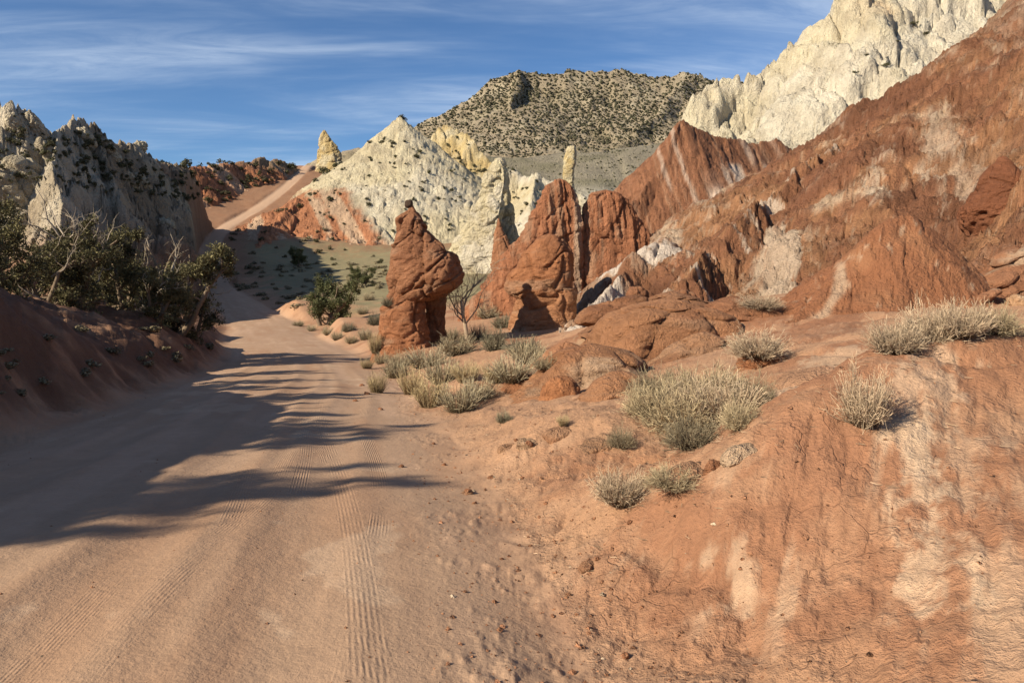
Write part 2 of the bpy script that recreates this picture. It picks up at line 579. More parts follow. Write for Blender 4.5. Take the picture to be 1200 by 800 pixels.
M_GROUND = rock_mat('dry_earth', 1.0, 0.55, crack=0.6, var=0.30, crack_f=3.2, ridge_w=0.25)
M_ROAD = rock_mat('packed_sand', 1.0, 0.5, var=0.13, tracks=True, ridge_w=0.0)
M_REDROCK = rock_mat('red_sandstone', 0.35, 0.75, streak=0.55, var=0.38, bands=((1, 0.35, 0.10), (0, R(-20), 0), 7), fine=False)
M_FINROCK = rock_mat('ribbed_sandstone', 0.4, 0.8, streak=0.55, var=0.36, bands=((1, 0.5, 0.07), (0, R(-4), 0), 7), fine=False)
M_CLAY = rock_mat('red_clay', 0.45, 0.85, streak=0.35, crack=0.6, var=0.42, bands=((0.8, 0.8, 0.5), (0, R(35), 0), 4), crack_f=2.5)
M_SMOOTHCLAY = rock_mat('smooth_red_clay', 0.6, 0.7, crack=0.5, var=0.28, crack_f=2.0)
M_WHITE = rock_mat('white_sandstone', 0.13, 0.85, streak=0.45, var=0.28, bands=((0.5, 0.5, 0.16), (R(10), R(28), 0), 6), fine=False)
M_FAR = rock_mat('far_slope', 0.05, 0.7, var=0.35, fine=False)
M_BOULDER = rock_mat('smooth_sandstone', 0.9, 0.9, streak=0.60, var=0.32, bands=((0.25, 0.25, 1.0), (R(8), R(-22), 0), 5), crack=0.5, crack_f=0.9)
M_TWIG = tint_mat('twigs', 0.8, 0.25, 9.0)
M_LEAF = tint_mat('foliage', 0.75, 0.35, 3.0, 0.12)
M_WOOD = tint_mat('bark', 0.9, 0.3, 20.0)

# base colours (linear)
SAND = (0.340, 0.220, 0.142)
BANK = (0.335, 0.192, 0.112)
RED = (0.240, 0.108, 0.056)
DEEP = (0.160, 0.070, 0.038)
ORANGE = (0.300, 0.150, 0.075)
PALE = (0.47, 0.345, 0.235)
PINK = (0.35, 0.215, 0.135)
WHITE = (0.60, 0.535, 0.415)
CREAM = (0.56, 0.48, 0.315)
YEL = (0.50, 0.375, 0.175)
GREY = (0.23, 0.20, 0.145)


# ------------------------------------------------------------------ ground sheet and road
def build_ground():
    a1 = np.linspace(-39, 37, 780)
    a = np.concatenate((np.linspace(-180, -60, 50)[:-1], np.linspace(-60, -39, 60)[:-1], a1, np.linspace(37, 60, 50)[1:], np.linspace(60, 180, 50)[1:]))
    a = np.radians(a)
    r = np.concatenate(([0.02, 0.5, 1.0, 1.4], np.exp(np.linspace(math.log(1.75), math.log(420), 640)), np.exp(np.linspace(math.log(420), math.log(6000), 40))[1:]))
    A, Rr = np.meshgrid(a, r)
    x = (np.sin(A) * Rr).ravel(); y = (np.cos(A) * Rr).ravel()
    z0, t = smooth_ground(x, y)
    z = ground_relief(x, y, z0, t)
    at = np.abs(t)
    n = len(x)
    rr = np.hypot(x, y)
    # colours
    f1 = fbm2(x, y, 0.5, 4, 41); f2 = fbm2(x, y, 2.2, 4, 43); f3 = fbm2(x, y, 7.0, 4, 45); f4 = fbm2(x * 1.6, y, 13.0, 4, 46)
    col = np.tile(np.array(SAND, np.float32), (n, 1))
    lat = fbm2(t * 2.2, y * 0.22, 1.0, 4, 47)
    col = mixc(col, (0.42, 0.275, 0.185), 0.65 * sstep(0.0, 0.6, lat + 0.35 * f2))
    col = mixc(col, (0.30, 0.17, 0.10), 0.55 * sstep(0.05, 0.7, -lat + 0.3 * f1))
    # pale worn scabs on the road crust
    sc = fbm2(t * 1.3 + 4, y * 0.9, 1.1, 4, 49)
    col = mixc(col, (0.46, 0.325, 0.22), 0.45 * sstep(0.38, 0.5, sc + 0.15 * f3) * (1 - sstep(2.0, 2.6, at)))
    col = mixc(col, (0.43, 0.285, 0.19), 0.7 * sstep(60, 110, y))
    w = sstep(HALF - 0.35, HALF + 0.9, at + 0.35 * f2)
    bank = np.tile(np.array(BANK, np.float32), (n, 1))
    bank = mixc(bank, RED, 0.75 * sstep(-0.05, 0.5, f1 + 0.25 * f3))
    bank = mixc(bank, PINK, 0.55 * sstep(0.15, 0.6, f2 - 0.2 * f1))
    # meadow of dry grass beyond the bend
    md = sstep(55, 75, y) * (1 - sstep(175, 230, y)) * sstep(4, 12, t + 6 * f1)
    bank = mixc(bank, (0.205, 0.178, 0.098), 0.95 * md * sstep(-0.6, 0.3, f2 + 0.5))
    bank = mixc(bank, (0.235, 0.125, 0.070), 0.75 * np.maximum(sstep(165, 185, y + 12 * f1), sstep(110, 150, y) * (1 - sstep(8, 16, t))))
    # near mound on the right: deep red clay with pale veins
    xs, ys, zs = x, y, z
    near = rr < 16
    mo = np.zeros(n)
    toe = [P(*q) for q in ((800, 640, 4.2), (930, 640, 3.9), (1060, 560, 4.2), (1180, 560, 3.9), (1250, 700, 3.0))]
    dm = polydist(x[near], y[near], z[near], toe)
    mo[near] = 1 - sstep(0.55, 1.05, dm + 0.25 * f2[near])
    bank = mixc(bank, (0.250, 0.120, 0.066), 0.9 * mo)
    bank = mixc(bank, (0.315, 0.175, 0.102), 0.7 * mo * sstep(-0.1, 0.5, f2 + 0.6 * f3))
    mac = 0.89 * x - 0.46 * y; mal = 0.46 * x + 0.89 * y
    ms = fbm2(mac, mal * 0.17, 6.0, 5, 48, gain=0.62)
    bank = mixc(bank, PALE, 0.36 * mo * sstep(0.10, 0.50, ms + 0.35 * f2 + 0.25 * sstep(0.42, 0.55, x / np.maximum(y, 0.5)) - 0.12))
    bank = mixc(bank, (0.20, 0.092, 0.05), 0.4 * mo * sstep(0.12, 0.45, -ms + 0.25 * f3))
    for pts, rad, c, s in (
            (((1065, 505, 4.6), (1085, 570, 4.1), (1092, 640, 3.6), (1085, 700, 3.2)), 0.10, PALE, 0.9),
            (((1130, 520, 4.4), (1120, 600, 3.9)), 0.12, PALE, 0.6),
            (((820, 650, 4.15), (860, 640, 4.1), (850, 690, 3.8)), 0.10, PALE, 0.8),
            (((790, 720, 3.7), (830, 700, 3.75)), 0.08, PINK, 0.7),
            (((1060, 470, 5.0), (1100, 430, 5.5), (1170, 400, 6.0)), 0.13, PALE, 0.8),
            (((880, 770, 3.3), (900, 760, 3.3)), 0.06, PINK, 0.8),
            (((915, 470, 8.0), (960, 440, 9.0), (985, 410, 10.2)), 0.22, PALE, 0.75),
            (((930, 400, 12.6), (985, 372, 14.4)), 0.20, PALE, 0.75),
            (((840, 500, 7.6), (930, 480, 7.8)), 0.16, PINK, 0.8),
            (((960, 345, 21), (900, 362, 18), (850, 372, 17)), 0.9, RED, 1.3),
            (((985, 362, 16), (950, 388, 13.5), (920, 398, 12.8)), 0.6, RED, 1.2),
            (((760, 395, 17), (820, 400, 15.5)), 0.7, RED, 1.0),
            (((720, 560, 6.7), (800, 555, 6.6)), 0.25, (0.45, 0.235, 0.12), 0.8),
            (((640, 430, 16.0), (700, 385, 21.0)), 0.25, (0.42, 0.33, 0.21), 0.6)):
        pl = [P(*q) for q in pts]
        dd = polydist(x[near | (rr < 26)], y[near | (rr < 26)], z[near | (rr < 26)], pl)
        ww = np.zeros(n); ww[near | (rr < 26)] = 1 - sstep(rad * 0.5, rad * 1.7, dd - rad * 1.2 * (f2 + 0.6 * f3 + 1.0 * f4 + 1.2 * ms)[near | (rr < 26)])
        bank = mixc(bank, c, 0.62 * s * ww)
    # left bank: browner, covered in litter, with extra darkening that paints in deeper shade
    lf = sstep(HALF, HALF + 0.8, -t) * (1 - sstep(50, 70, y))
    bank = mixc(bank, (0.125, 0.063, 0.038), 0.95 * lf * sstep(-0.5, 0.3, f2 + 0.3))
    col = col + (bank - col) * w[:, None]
    co = np.stack((x, y, z), -1)
    q = grid_quads(len(r), len(a))
    qt = at[q].mean(1); qy = y[q].mean(1)
    isroad = (qt < HALF + 0.45) & (qy > -58) & (qy < 420)
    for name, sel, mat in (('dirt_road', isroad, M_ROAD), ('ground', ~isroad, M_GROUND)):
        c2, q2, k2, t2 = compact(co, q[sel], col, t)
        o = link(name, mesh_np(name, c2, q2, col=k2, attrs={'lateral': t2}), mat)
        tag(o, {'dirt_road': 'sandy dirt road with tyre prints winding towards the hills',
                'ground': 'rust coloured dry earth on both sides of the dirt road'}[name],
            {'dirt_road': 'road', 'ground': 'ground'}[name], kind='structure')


build_ground()


# ------------------------------------------------------------------ hills as ridge surfaces
def hill(name, ridges, box, res, color, mat, label, cat='hill', k0=1.0, k1=0.7, L=6.0, rill=0.0, rill_f=0.5, warp=0.0, warp_f=0.1,
         rough=0.0, rough_f=0.3, crest=0.0, crest_f=0.5, facet=0.0, facet_f=0.2, keep_road=False, sink=1.2, kind='structure', seed=0, slab=None, back=None, crumb=0.0, crumb_f=1.0, side=0, corr=0.0, corr_f=1.0):
    """A body of rock or earth whose top edge follows the given ridge lines (pixel x, pixel y, distance).
    Every flank falls away from its ridge: steep k0 near the crest, k1 lower down."""
    u0, u1, d0, d1 = box
    nu, nd = res
    u = (np.linspace(u0, u1, nu) - 600) / FPX
    d = np.exp(np.linspace(math.log(d0), math.log(d1), nd))
    D, U = np.meshgrid(d, u, indexing='ij')
    y = D.ravel(); x = (U * D).ravel()
    wx = x + warp * fbm2(x, y, warp_f, 3, seed + 1); wy = y + warp * fbm2(x, y, warp_f, 3, seed + 2)
    if corr:
        c1 = fbm2(x, 0.06 * y, corr_f, 4, seed + 20, gain=0.6, ridged=True)
        wy = wy + corr * (1 - sstep(-0.3, 0.9, c1)) * 2 - corr * 0.6
    best = np.full(x.shape, -1e6); bs = np.zeros(x.shape); bd = np.zeros(x.shape)
    off = 0.0
    for rg in ridges:
        pts = [P(*q[:3]) for q in rg]
        for a, b in zip(pts[:-1], pts[1:]):
            ab = (b - a)[:2]
            ln = math.hypot(*ab) + 1e-6
            t = np.clip(((wx - a[0]) * ab[0] + (wy - a[1]) * ab[1]) / ln**2, 0, 1)
            dist = np.hypot(wx - a[0] - t * ab[0], wy - a[1] - t * ab[1])
            if back is not None:
                dist = np.where(wy > a[1] + t * ab[1], dist * back, dist)
            zz = a[2] + t * (b[2] - a[2]) - (k1 * dist + (k0 - k1) * L * (1 - np.exp(-dist / L)))
            bt = zz > best
            best = np.where(bt, zz, best); bs = np.where(bt, off + t * ln, bs); bd = np.where(bt, dist, bd)
            off += ln
        off += 37.0
    z = best
    if rill:
        g1 = fbm2(bs + 0.15 * bd * fbm2(x, y, rill_f * 0.5, 2, seed + 3), bd * 0.10, rill_f, 4, seed + 4, ridged=True)
        z = z - rill * sstep(0.0, L, bd) * sstep(-0.2, 0.9, g1)
    if rough:
        z = z + rough * fbm2(x, y, rough_f, 5, seed + 6)
    if crumb:
        z = z + crumb * (fbm2(x + 0.3 * z, y + 0.5 * z, crumb_f, 5, seed + 7, gain=0.6, ridged=True) - 0.3)
    if crest:
        z = z + crest * fbm2(bs, bs * 0.13, crest_f, 3, seed + 8) * np.exp(-bd / (2.5 * L))
    if slab:
        am, fx, fy, fq = slab
        s = x * fx + y * fy
        z = z + am * sstep(-0.1, 0.9, fbm2(s, (x * fy - y * fx) * 0.18, fq, 4, seed + 10, ridged=True)) * (0.3 + 0.7 * sstep(0, L, bd))
    if facet:
        for ff, fa, sd in ((facet_f, facet, 12), (facet_f * 2.7, facet * 0.4, 13)):
            f1, f2, cid = worley3(wx + 0.35 / ff * fbm2(x, y, ff, 2, seed + 14), wy, z * 0.8, ff, seed + sd)
            e_ = f2 - f1
            z = z + fa * (0.7 * cid + 0.4 * np.minimum(e_, 0.3) / 0.3 - 1.0 * (1 - np.minimum(e_, 0.09) / 0.09))
    if keep_road:
        t = road_t(x, y)
        if side:
            z = np.where(t * side < 0, -50.0, z)
        t = np.abs(t)
        cap = road_z(np.clip(y, -59, 690)) - 0.5 + float(keep_road) * np.maximum(t - HALF - 0.6, 0) + 0.25 * fbm2(x, y, 0.3, 3, 5)
        z = np.minimum(z, cap)
    gr, _ = smooth_ground(x, y)
    co = np.stack((x, y, z), -1)
    q = grid_quads(nd, nu)
    up = z - gr > -sink
    q = q[up[q].any(1)]
    # slope for colouring
    co2, q2, x2, y2, z2, s2, d2 = compact(co, q, x, y, z, bs, bd)
    col = color(x2, y2, z2, s2, d2).astype(np.float32)
    o = link(name, mesh_np(name, co2, q2, col=col), mat)
    return tag(o, label, cat, kind=kind)


def flat(c, n):
    return np.tile(np.array(c, np.float32), (n, 1))


# --- big red slope on the right
def c_right(x, y, z, s, d):
    c = flat(RED, len(x))
    wx = x + 1.5 * fbm3(x, y, z, 0.25, 3, 1); wz = z + 1.5 * fbm3(x, y, z, 0.25, 3, 2)
    a = fbm3(wx, y, wz, 0.28, 4, 3); b = fbm3(wx * 0.7 + wz, y * 0.4, wz * 0.9 - wx * 0.9, 0.8, 5, 4); e = fbm3(x, y, z, 2.2, 4, 5)
    c = mixc(c, ORANGE, sstep(-0.15, 0.25, a + 0.3 * e))
    c = mixc(c, DEEP, 0.7 * sstep(0.12, 0.35, -a + 0.25 * b))
    # blotches and streaks of pale pink mudstone, thickest on the left shoulder
    px = x / y * FPX + 600
    left = np.exp(-((x - (11.5 + 0.5 * (z - 3))) / 5.0)**2)
    c = mixc(c, PINK, 0.6 * sstep(0.12, 0.32, b + 0.08 * left + 0.12 * e - 0.1))
    c = mixc(c, PALE, 0.75 * sstep(0.24, 0.40, b + 0.05 * left + 0.25 * e - 0.12))
    f1_, f2_, cid_ = worley3(wx + 0.4 * e, y, wz + 0.4 * e, 1.1, 8)
    c = c * (1 + 0.22 * cid_)[:, None]
    g_ = fbm3(x, y, z, 3.0, 4, 9)
    c = mixc(c, PALE, 0.45 * sstep(0.22, 0.38, g_ + 0.25 * a + 0.08 * left - 0.12))
    c = mixc(c, DEEP, 0.55 * sstep(0.2, 0.38, -g_ + 0.2 * b))
    ac = 0.81 * x - 0.585 * z; al = 0.585 * x + 0.81 * z
    stk = fbm2(ac + 0.5 * a, al * 0.12, 1.3, 5, 11, gain=0.62)
    c = mixc(c, (0.50, 0.385, 0.28), 0.85 * (0.25 + 0.75 * left) * sstep(0.14, 0.32, stk))
    c = mixc(c, (0.19, 0.080, 0.043), 0.7 * sstep(0.15, 0.4, -stk) * (0.4 + 0.6 * left))
    ledge = sstep(15, 19, x) * (1 - sstep(4.5, 6.5, z))
    c = mixc(c, PALE, 0.5 * ledge * sstep(0.2, 0.5, np.sin((z - 0.42 * x) * 7 + 4 * a)))
    return c


hill('red_hill', [[(1420, -200, 40), (1290, -85, 43), (1215, -28, 45), (1165, 13, 46), (1120, 55, 47), (1085, 88, 47), (1045, 112, 46), (1010, 140, 45), (985, 162, 44),
                   (955, 190, 43), (935, 212, 42)],
                  [(1120, 55, 47), (1105, 130, 37.4), (1060, 220, 33.8), (1030, 270, 31.8)],
                  [(1300, 100, 34), (1230, 230, 27), (1200, 290, 24)]],
     (760, 1400, 13, 75), (430, 330), c_right, M_CLAY, 'tall rust red slope mottled with pink and pale mudstone above the brush',
     k0=0.95, k1=0.62, L=5, rill=0.55, rill_f=0.35, warp=1.4, warp_f=0.18, rough=0.42, rough_f=0.5, crest=0.6, crest_f=0.6, facet=0.16, facet_f=1.1, seed=100, crumb=0.32, crumb_f=0.8, corr=0.25, corr_f=0.35)


# --- striped red pyramid
def c_pyr(x, y, z, s, d):
    c = flat(RED, len(x))
    q = x + 0.40 * z - 0.27 * (y - 60)
    q = q + 0.35 * fbm3(x, y, z, 0.3, 3, 6)
    e = fbm3(x, y, z, 1.2, 4, 7)
    fine = vn2(q * 2.6, z * 0.06, 9) + 0.6 * vn2(q * 7.0, z * 0.1, 10)
    c = mixc(c, DEEP, 0.7 * sstep(0.0, 0.8, fine))
    c = mixc(c, PINK, 0.7 * sstep(0.15, 0.9, -fine + 0.3 * e))
    qc = float((P(800, 140, 68) @ np.array((1, 0, 0.40))) - 0.27 * 8)
    for off, wd, st in ((0.6, 0.75, 1.0), (1.9, 0.30, 0.85), (3.0, 0.60, 0.95), (4.6, 0.36, 0.8), (5.6, 0.25, 0.6), (-1.4, 0.18, 0.5), (-3.0, 0.2, 0.5), (7.5, 0.3, 0.5)):
        gate = sstep(-0.35, 0.25, vn2(np.full_like(q, off * 3.1), z * 0.35, 12))
        c = mixc(c, (0.58, 0.46, 0.36), st * gate * (1 - sstep(wd * 0.5, wd * 1.3, np.abs(q - qc - off) + 0.15 * e)))
    return c


hill('striped_red_peak', [[(800, 138, 68), (768, 200, 64), (735, 250, 60), (700, 288, 57)], [(800, 138, 68), (835, 158, 70), (880, 168, 72), (914, 164, 74), (941, 186, 74), (960, 215, 74)]],
     (660, 990, 40, 95), (330, 220), c_pyr, M_REDROCK, 'pointed red rock peak striped with pale slanting bands', k0=1.25, k1=0.85, L=4, rill=0.15, rill_f=0.7,
     warp=0.5, warp_f=0.25, rough=0.25, rough_f=0.4, crest=0.2, crest_f=0.9, facet=0.12, facet_f=0.6, seed=120, crumb=0.12, crumb_f=0.9, corr=0.12, corr_f=0.8)


# --- low spur of red and white badland between the peak and the big slope
def c_spur(x, y, z, s, d):
    c = flat(RED, len(x))
    b = fbm3(x, y, z, 0.7, 5, 21); e = fbm3(x * 2.2 + 0.5 * z, y * 0.5, z * 0.22, 1.3, 5, 22)
    c = mixc(c, ORANGE, sstep(-0.1, 0.3, b))
    c = mixc(c, DEEP, 0.6 * sstep(0.1, 0.4, -e))
    c = mixc(c, PINK, 0.6 * sstep(0.10, 0.4, e))
    c = mixc(c, (0.54, 0.42, 0.32), 0.9 * sstep(0.24, 0.38, e + 0.25 * b))
    return c


hill('badland_spur', [[(905, 226, 36), (880, 240, 34.5), (850, 262, 32.5), (825, 292, 30.5), (805, 325, 28)], [(905, 226, 36), (930, 246, 34.5), (960, 282, 32), (985, 315, 29.5)],
                      [(1000, 140, 43), (960, 178, 39), (930, 205, 37), (905, 226, 36)]],
     (755, 1040, 22, 58), (280, 180), c_spur, M_CLAY, 'low ridged badland spur streaked red and white below the big slope', k0=1.1, k1=0.75, L=3, rill=0.3, rill_f=1.2,
     warp=0.6, warp_f=0.3, rough=0.3, rough_f=0.6, crest=0.25, crest_f=1.0, facet=0.10, facet_f=1.2, seed=140, crumb=0.25, crumb_f=1.5, corr=0.35, corr_f=0.9)


def c_wspur(x, y, z, s, d):
    c = flat(PINK, len(x))
    b = fbm3(x, y, z, 0.55, 4, 31); e = fbm3(x, y, z, 2.4, 4, 32)
    c = mixc(c, (0.60, 0.50, 0.41), sstep(-0.05, 0.12, b + 0.25 * e))
    c = mixc(c, RED, 0.95 * sstep(0.16, 0.24, -b + 0.25 * e))
    return c


hill('white_blotched_ridge', [[(680, 372, 29), (705, 352, 31), (735, 318, 34), (760, 290, 36), (778, 274, 37), (800, 300, 36), (835, 330, 34)]],
     (655, 860, 23, 48), (240, 150), c_wspur, M_CLAY, 'low ridge blotched white and red beside the ribbed fins', k0=0.8, k1=0.65, L=2.5, rill=0.3, rill_f=1.2,
     warp=0.5, warp_f=0.4, rough=0.2, rough_f=0.8, crest=0.3, crest_f=1.2, facet=0.16, facet_f=0.9, seed=160)


# --- ribbed red fins behind the second hoodoo
def c_fin(x, y, z, s, d):
    c = flat((0.32, 0.135, 0.068), len(x))
    rib = fbm2(x * 1.0, z * 0.07, 3.2, 4, 41); e = fbm3(x, y, z, 1.5, 4, 42)
    c = mixc(c, DEEP, 0.5 * sstep(0.1, 0.6, rib + 0.5 * e))
    c = mixc(c, PINK, 0.6 * sstep(0.1, 0.5, -rib + 0.6 * e))
    gx = P(676, 300, 45)[0]
    c = mixc(c, (0.36, 0.29, 0.21), 0.6 * (1 - sstep(0.08, 0.3, np.abs(x - gx))))
    return c


# --- small smooth red cone
def c_cone(x, y, z, s, d):
    c = flat((0.240, 0.102, 0.050), len(x))
    e = fbm3(x, y, z, 1.6, 5, 51)
    c = mixc(c, (0.295, 0.140, 0.070), 0.8 * sstep(-0.1, 0.5, e))
    c = mixc(c, PALE, 0.5 * sstep(0.35, 0.55, fbm3(x * 2, y, z, 2.5, 3, 52)))
    dx_ = x / y * 15; dz_ = (z - EYE) / y * 15
    vein = polydist(dx_, 0 * y, dz_, [np.array((q[0], 0, q[2] - EYE)) for q in (P(986, 312, 15), P(982, 340, 15), P(966, 368, 15), P(935, 388, 15))])
    c = mixc(c, PALE, 0.65 * (1 - sstep(0.02, 0.14, vein + 0.16 * e)))
    return c


hill('red_clay_cone', [[(1062, 252, 18), (1030, 262, 17.9), (1005, 285, 17.7), (985, 318, 17.3), (955, 352, 16.8), (925, 378, 16.2)], [(1062, 252, 18), (1095, 275, 18), (1130, 312, 18), (1165, 350, 17.5), (1190, 372, 17)]],
     (900, 1240, 10.5, 26), (330, 200), c_cone, M_SMOOTHCLAY, 'smooth rust red clay cone with a pale vein down its side', k0=0.95, k1=0.8, L=1.5, rill=0.14, rill_f=1.6,
     warp=0.25, warp_f=0.7, rough=0.10, rough_f=1.2, crest=0.08, crest_f=1.5, facet=0.05, facet_f=1.6, seed=200, sink=0.6)


# --- white cliffs, upper right
def c_cliff(x, y, z, s, d):
    c = flat(WHITE, len(x))
    b = fbm3(x, y, z, 0.07, 4, 61); e = fbm3(x, y, z, 0.45, 5, 62)
    c = mixc(c, CREAM, 0.7 * sstep(-0.1, 0.4, b + 0.3 * e))
    c = mixc(c, (0.40, 0.335, 0.245), 0.6 * sstep(0.15, 0.6, fbm3(x, y, z * 0.25, 0.4, 4, 63)))
    c = mixc(c, (0.50, 0.33, 0.20), 0.6 * sstep(0.2, 0.5, b + 0.35 * e) * sstep(50, 62, x))
    return c


hill('white_cliff', [[(806, 150, 124), (815, 118, 125), (828, 104, 126), (845, 90, 127), (858, 96, 127), (868, 91, 127), (878, 92, 128), (888, 99, 128), (898, 118, 129), (904, 92, 130), (912, 74, 130),
                      (924, 53, 131), (938, 70, 131), (956, 66, 132), (966, 50, 133), (974, 34, 133), (984, 6, 134), (990, -22, 134), (1010, -36, 135), (1028, -20, 136), (1035, 6, 136), (1042, 8, 136), (1050, -22, 137),
                      (1078, -40, 138), (1110, -46, 139), (1150, -25, 140), (1220, -40, 140), (1300, -60, 140)],
                     [(984, 6, 134), (960, 110, 120), (940, 190, 108)]],
     (780, 1330, 78, 190), (380, 260), c_cliff, M_WHITE, 'jagged cream white sandstone cliff rising behind the red slope', k0=1.6, k1=0.9, L=7, rill=0.9, rill_f=0.16,
     warp=2.4, warp_f=0.06, rough=1.2, rough_f=0.12, crest=0.9, crest_f=0.35, facet=1.5, facet_f=0.10, corr=0.7, corr_f=0.10, crumb=0.9, crumb_f=0.2, seed=220, slab=(2.2, 0.5, 0.35, 0.22))


# --- red badland right of the climbing road
def c_rbad(x, y, z, s, d):
    c = flat((0.37, 0.16, 0.08), len(x))
    e = fbm3(x, y, z, 0.35, 5, 121)
    px = (x / y) * FPX + 600
    q = (x * 0.85 + z * 0.75)
    b = vn2(q * 0.5, y * 0.03, 122)
    c = mixc(c, DEEP, 0.6 * sstep(0.1, 0.6, b + 0.3 * e))
    c = mixc(c, PALE, 0.8 * sstep(0.3, 0.6, -b + 0.35 * e))
    qc = float(P(432, 245, 200) @ np.array((0.85, 0, 0.75)))
    wt = sstep(-3, 1, q - qc + 2 * e)
    c = mixc(c, (0.50, 0.44, 0.32), wt)
    c = mixc(c, (0.29, 0.25, 0.185), wt * 0.8 * sstep(0.1, 0.5, np.sin(q * 1.5 + 2 * e)))
    return c


# --- white hill in the middle
def c_whill(x, y, z, s, d):
    c = flat(CREAM, len(x))
    b = fbm3(x, y, z, 0.05, 4, 71); e = fbm3(x, y, z, 0.5, 4, 72)
    run = fbm2(s, d * 0.05, 0.28, 4, 73)
    c = mixc(c, WHITE, 0.7 * sstep(-0.1, 0.4, b))
    c = mixc(c, (0.40, 0.33, 0.21), 0.55 * sstep(0.1, 0.5, run + 0.25 * e))
    # lower left apron: tilted bands of grey, pink and white
    q = x * 0.62 + z * 1.0 + 0.15 * y + 2.5 * b
    ap = 1 - sstep(-30, -22, x + 0.4 * (z - 15) + 3 * e)
    c = mixc(c, (0.33, 0.28, 0.20), 0.55 * ap * sstep(0.05, 0.5, fbm2(q, x * 0.05, 0.5, 4, 74) + 0.5 * e))
    c = mixc(c, (0.45, 0.26, 0.17), 0.8 * ap * sstep(0.3, 0.8, np.sin(q * 0.42 + 1.2)) * (1 - sstep(9, 13, z)))
    c = mixc(c, (0.40, 0.22, 0.13), 0.6 * (1 - sstep(0.6, 2.0, np.abs(q + 3.5 + e))) * (1 - sstep(20, 26, z)))
    qz = 0.85 * x + 0.75 * z - float(P(432, 245, 200) @ np.array((0.85, 0, 0.75)))
    wz = (1 - sstep(-3, 2, qz + 3 * e)) * (1 - sstep(19, 23, z + 3 * e))
    return c + (c_rbad(x, y, z, s, d) - c) * wz[:, None]


hill('white_hill', [[(468, 140, 232), (452, 152, 232), (432, 170, 234), (410, 186, 238), (388, 199, 242), (372, 210, 246), (355, 222, 248)], [(468, 140, 232), (490, 155, 232), (515, 172, 231), (545, 197, 229), (572, 240, 226), (598, 285, 222)]],
     (330, 640, 140, 300), (330, 220), c_whill, M_WHITE, 'pale cream conical hill dotted with dark bushes', k0=0.85, k1=0.72, L=12, rill=0.8, rill_f=0.25,
     warp=2.5, warp_f=0.04, rough=0.9, rough_f=0.12, crest=0.8, crest_f=0.2, facet=0.3, facet_f=0.3, corr=0.22, corr_f=0.3, crumb=0.18, crumb_f=0.3, keep_road=1.2, side=1, seed=240)


# --- yellow knobs and cream mounds behind the white hill
def c_yel(x, y, z, s, d):
    c = flat(YEL, len(x))
    e = fbm3(x, y, z, 0.25, 5, 81)
    c = mixc(c, CREAM, sstep(-0.1, 0.4, e))
    c = mixc(c, (0.33, 0.24, 0.13), 0.6 * sstep(0.2, 0.5, -e))
    return c


hill('yellow_crag', [[(508, 158, 262), (522, 146, 264), (535, 147, 262), (548, 160, 258), (560, 172, 254), (570, 185, 250), (580, 205, 244)]],
     (488, 620, 215, 310), (120, 110), c_yel, M_WHITE, 'yellowish rocky crag behind the pale cream hill', k0=1.6, k1=0.8, L=6, rill=1.6, rill_f=0.2,
     warp=1.5, warp_f=0.08, rough=1.0, rough_f=0.12, crest=1.2, crest_f=0.3, facet=1.3, facet_f=0.13, seed=260)

hill('cream_mound', [[(585, 205, 236), (602, 196, 238), (613, 206, 236), (628, 204, 232), (650, 212, 230), (672, 222, 228), (690, 232, 226), (712, 248, 224)], [(628, 204, 232), (620, 250, 200), (612, 290, 180)]],
     (560, 740, 160, 290), (170, 130), lambda x, y, z, s, d: mixc(mixc(flat(CREAM, len(x)), WHITE, sstep(-0.2, 0.4, fbm3(x, y, z, 0.1, 4, 82))), YEL, 0.5 * sstep(0.0, 0.5, fbm3(x, y, z, 0.2, 4, 83))),
     M_WHITE, 'rounded cream coloured mound below the tall thin pillar', k0=0.9, k1=0.75, L=8, rill=1.3, rill_f=0.16, warp=1.5, warp_f=0.07, rough=0.8, rough_f=0.12, crest=0.6, crest_f=0.3, facet=0.6, facet_f=0.16, seed=280)

hill('pale_knob', [[(718, 250, 118), (735, 232, 119), (752, 213, 120), (765, 220, 120), (780, 250, 120)]],
     (700, 800, 95, 145), (80, 70), lambda x, y, z, s, d: mixc(flat(WHITE, len(x)), CREAM, sstep(-0.2, 0.4, fbm3(x, y, z, 0.3, 4, 84))),
     M_WHITE, 'small white knob peeping out left of the striped red peak', k0=1.5, k1=0.9, L=4, rill=0.8, rill_f=0.3, warp=0.8, warp_f=0.15, rough=0.4, rough_f=0.3, crest=0.4, crest_f=0.5, facet=0.4, facet_f=0.35, seed=290)


# --- grey scrub slope below the mesa
def c_greys(x, y, z, s, d):
    c = flat(GREY, len(x))
    e = fbm3(x, y, z, 0.03, 4, 91); b = fbm2(x, z * 4, 0.05, 4, 92)
    c = mixc(c, (0.33, 0.285, 0.20), 0.8 * sstep(0.0, 0.4, e))
    c = mixc(c, (0.16, 0.145, 0.09), 0.7 * sstep(0.05, 0.4, b))
    c = mixc(c, (0.36, 0.34, 0.28), 0.8 * (1 - sstep(28, 42, z)))
    return c


hill('grey_slope', [[(520, 175, 400), (600, 182, 400), (660, 178, 410), (720, 176, 420), (780, 168, 430), (840, 160, 440), (920, 150, 450)]],
     (480, 960, 230, 560), (200, 110), c_greys, M_FAR, 'grey green scrub slope at the foot of the mesa', k0=0.55, k1=0.42, L=60, rill=5, rill_f=0.03,
     warp=8, warp_f=0.015, rough=2.5, rough_f=0.03, crest=2, crest_f=0.04, seed=300)


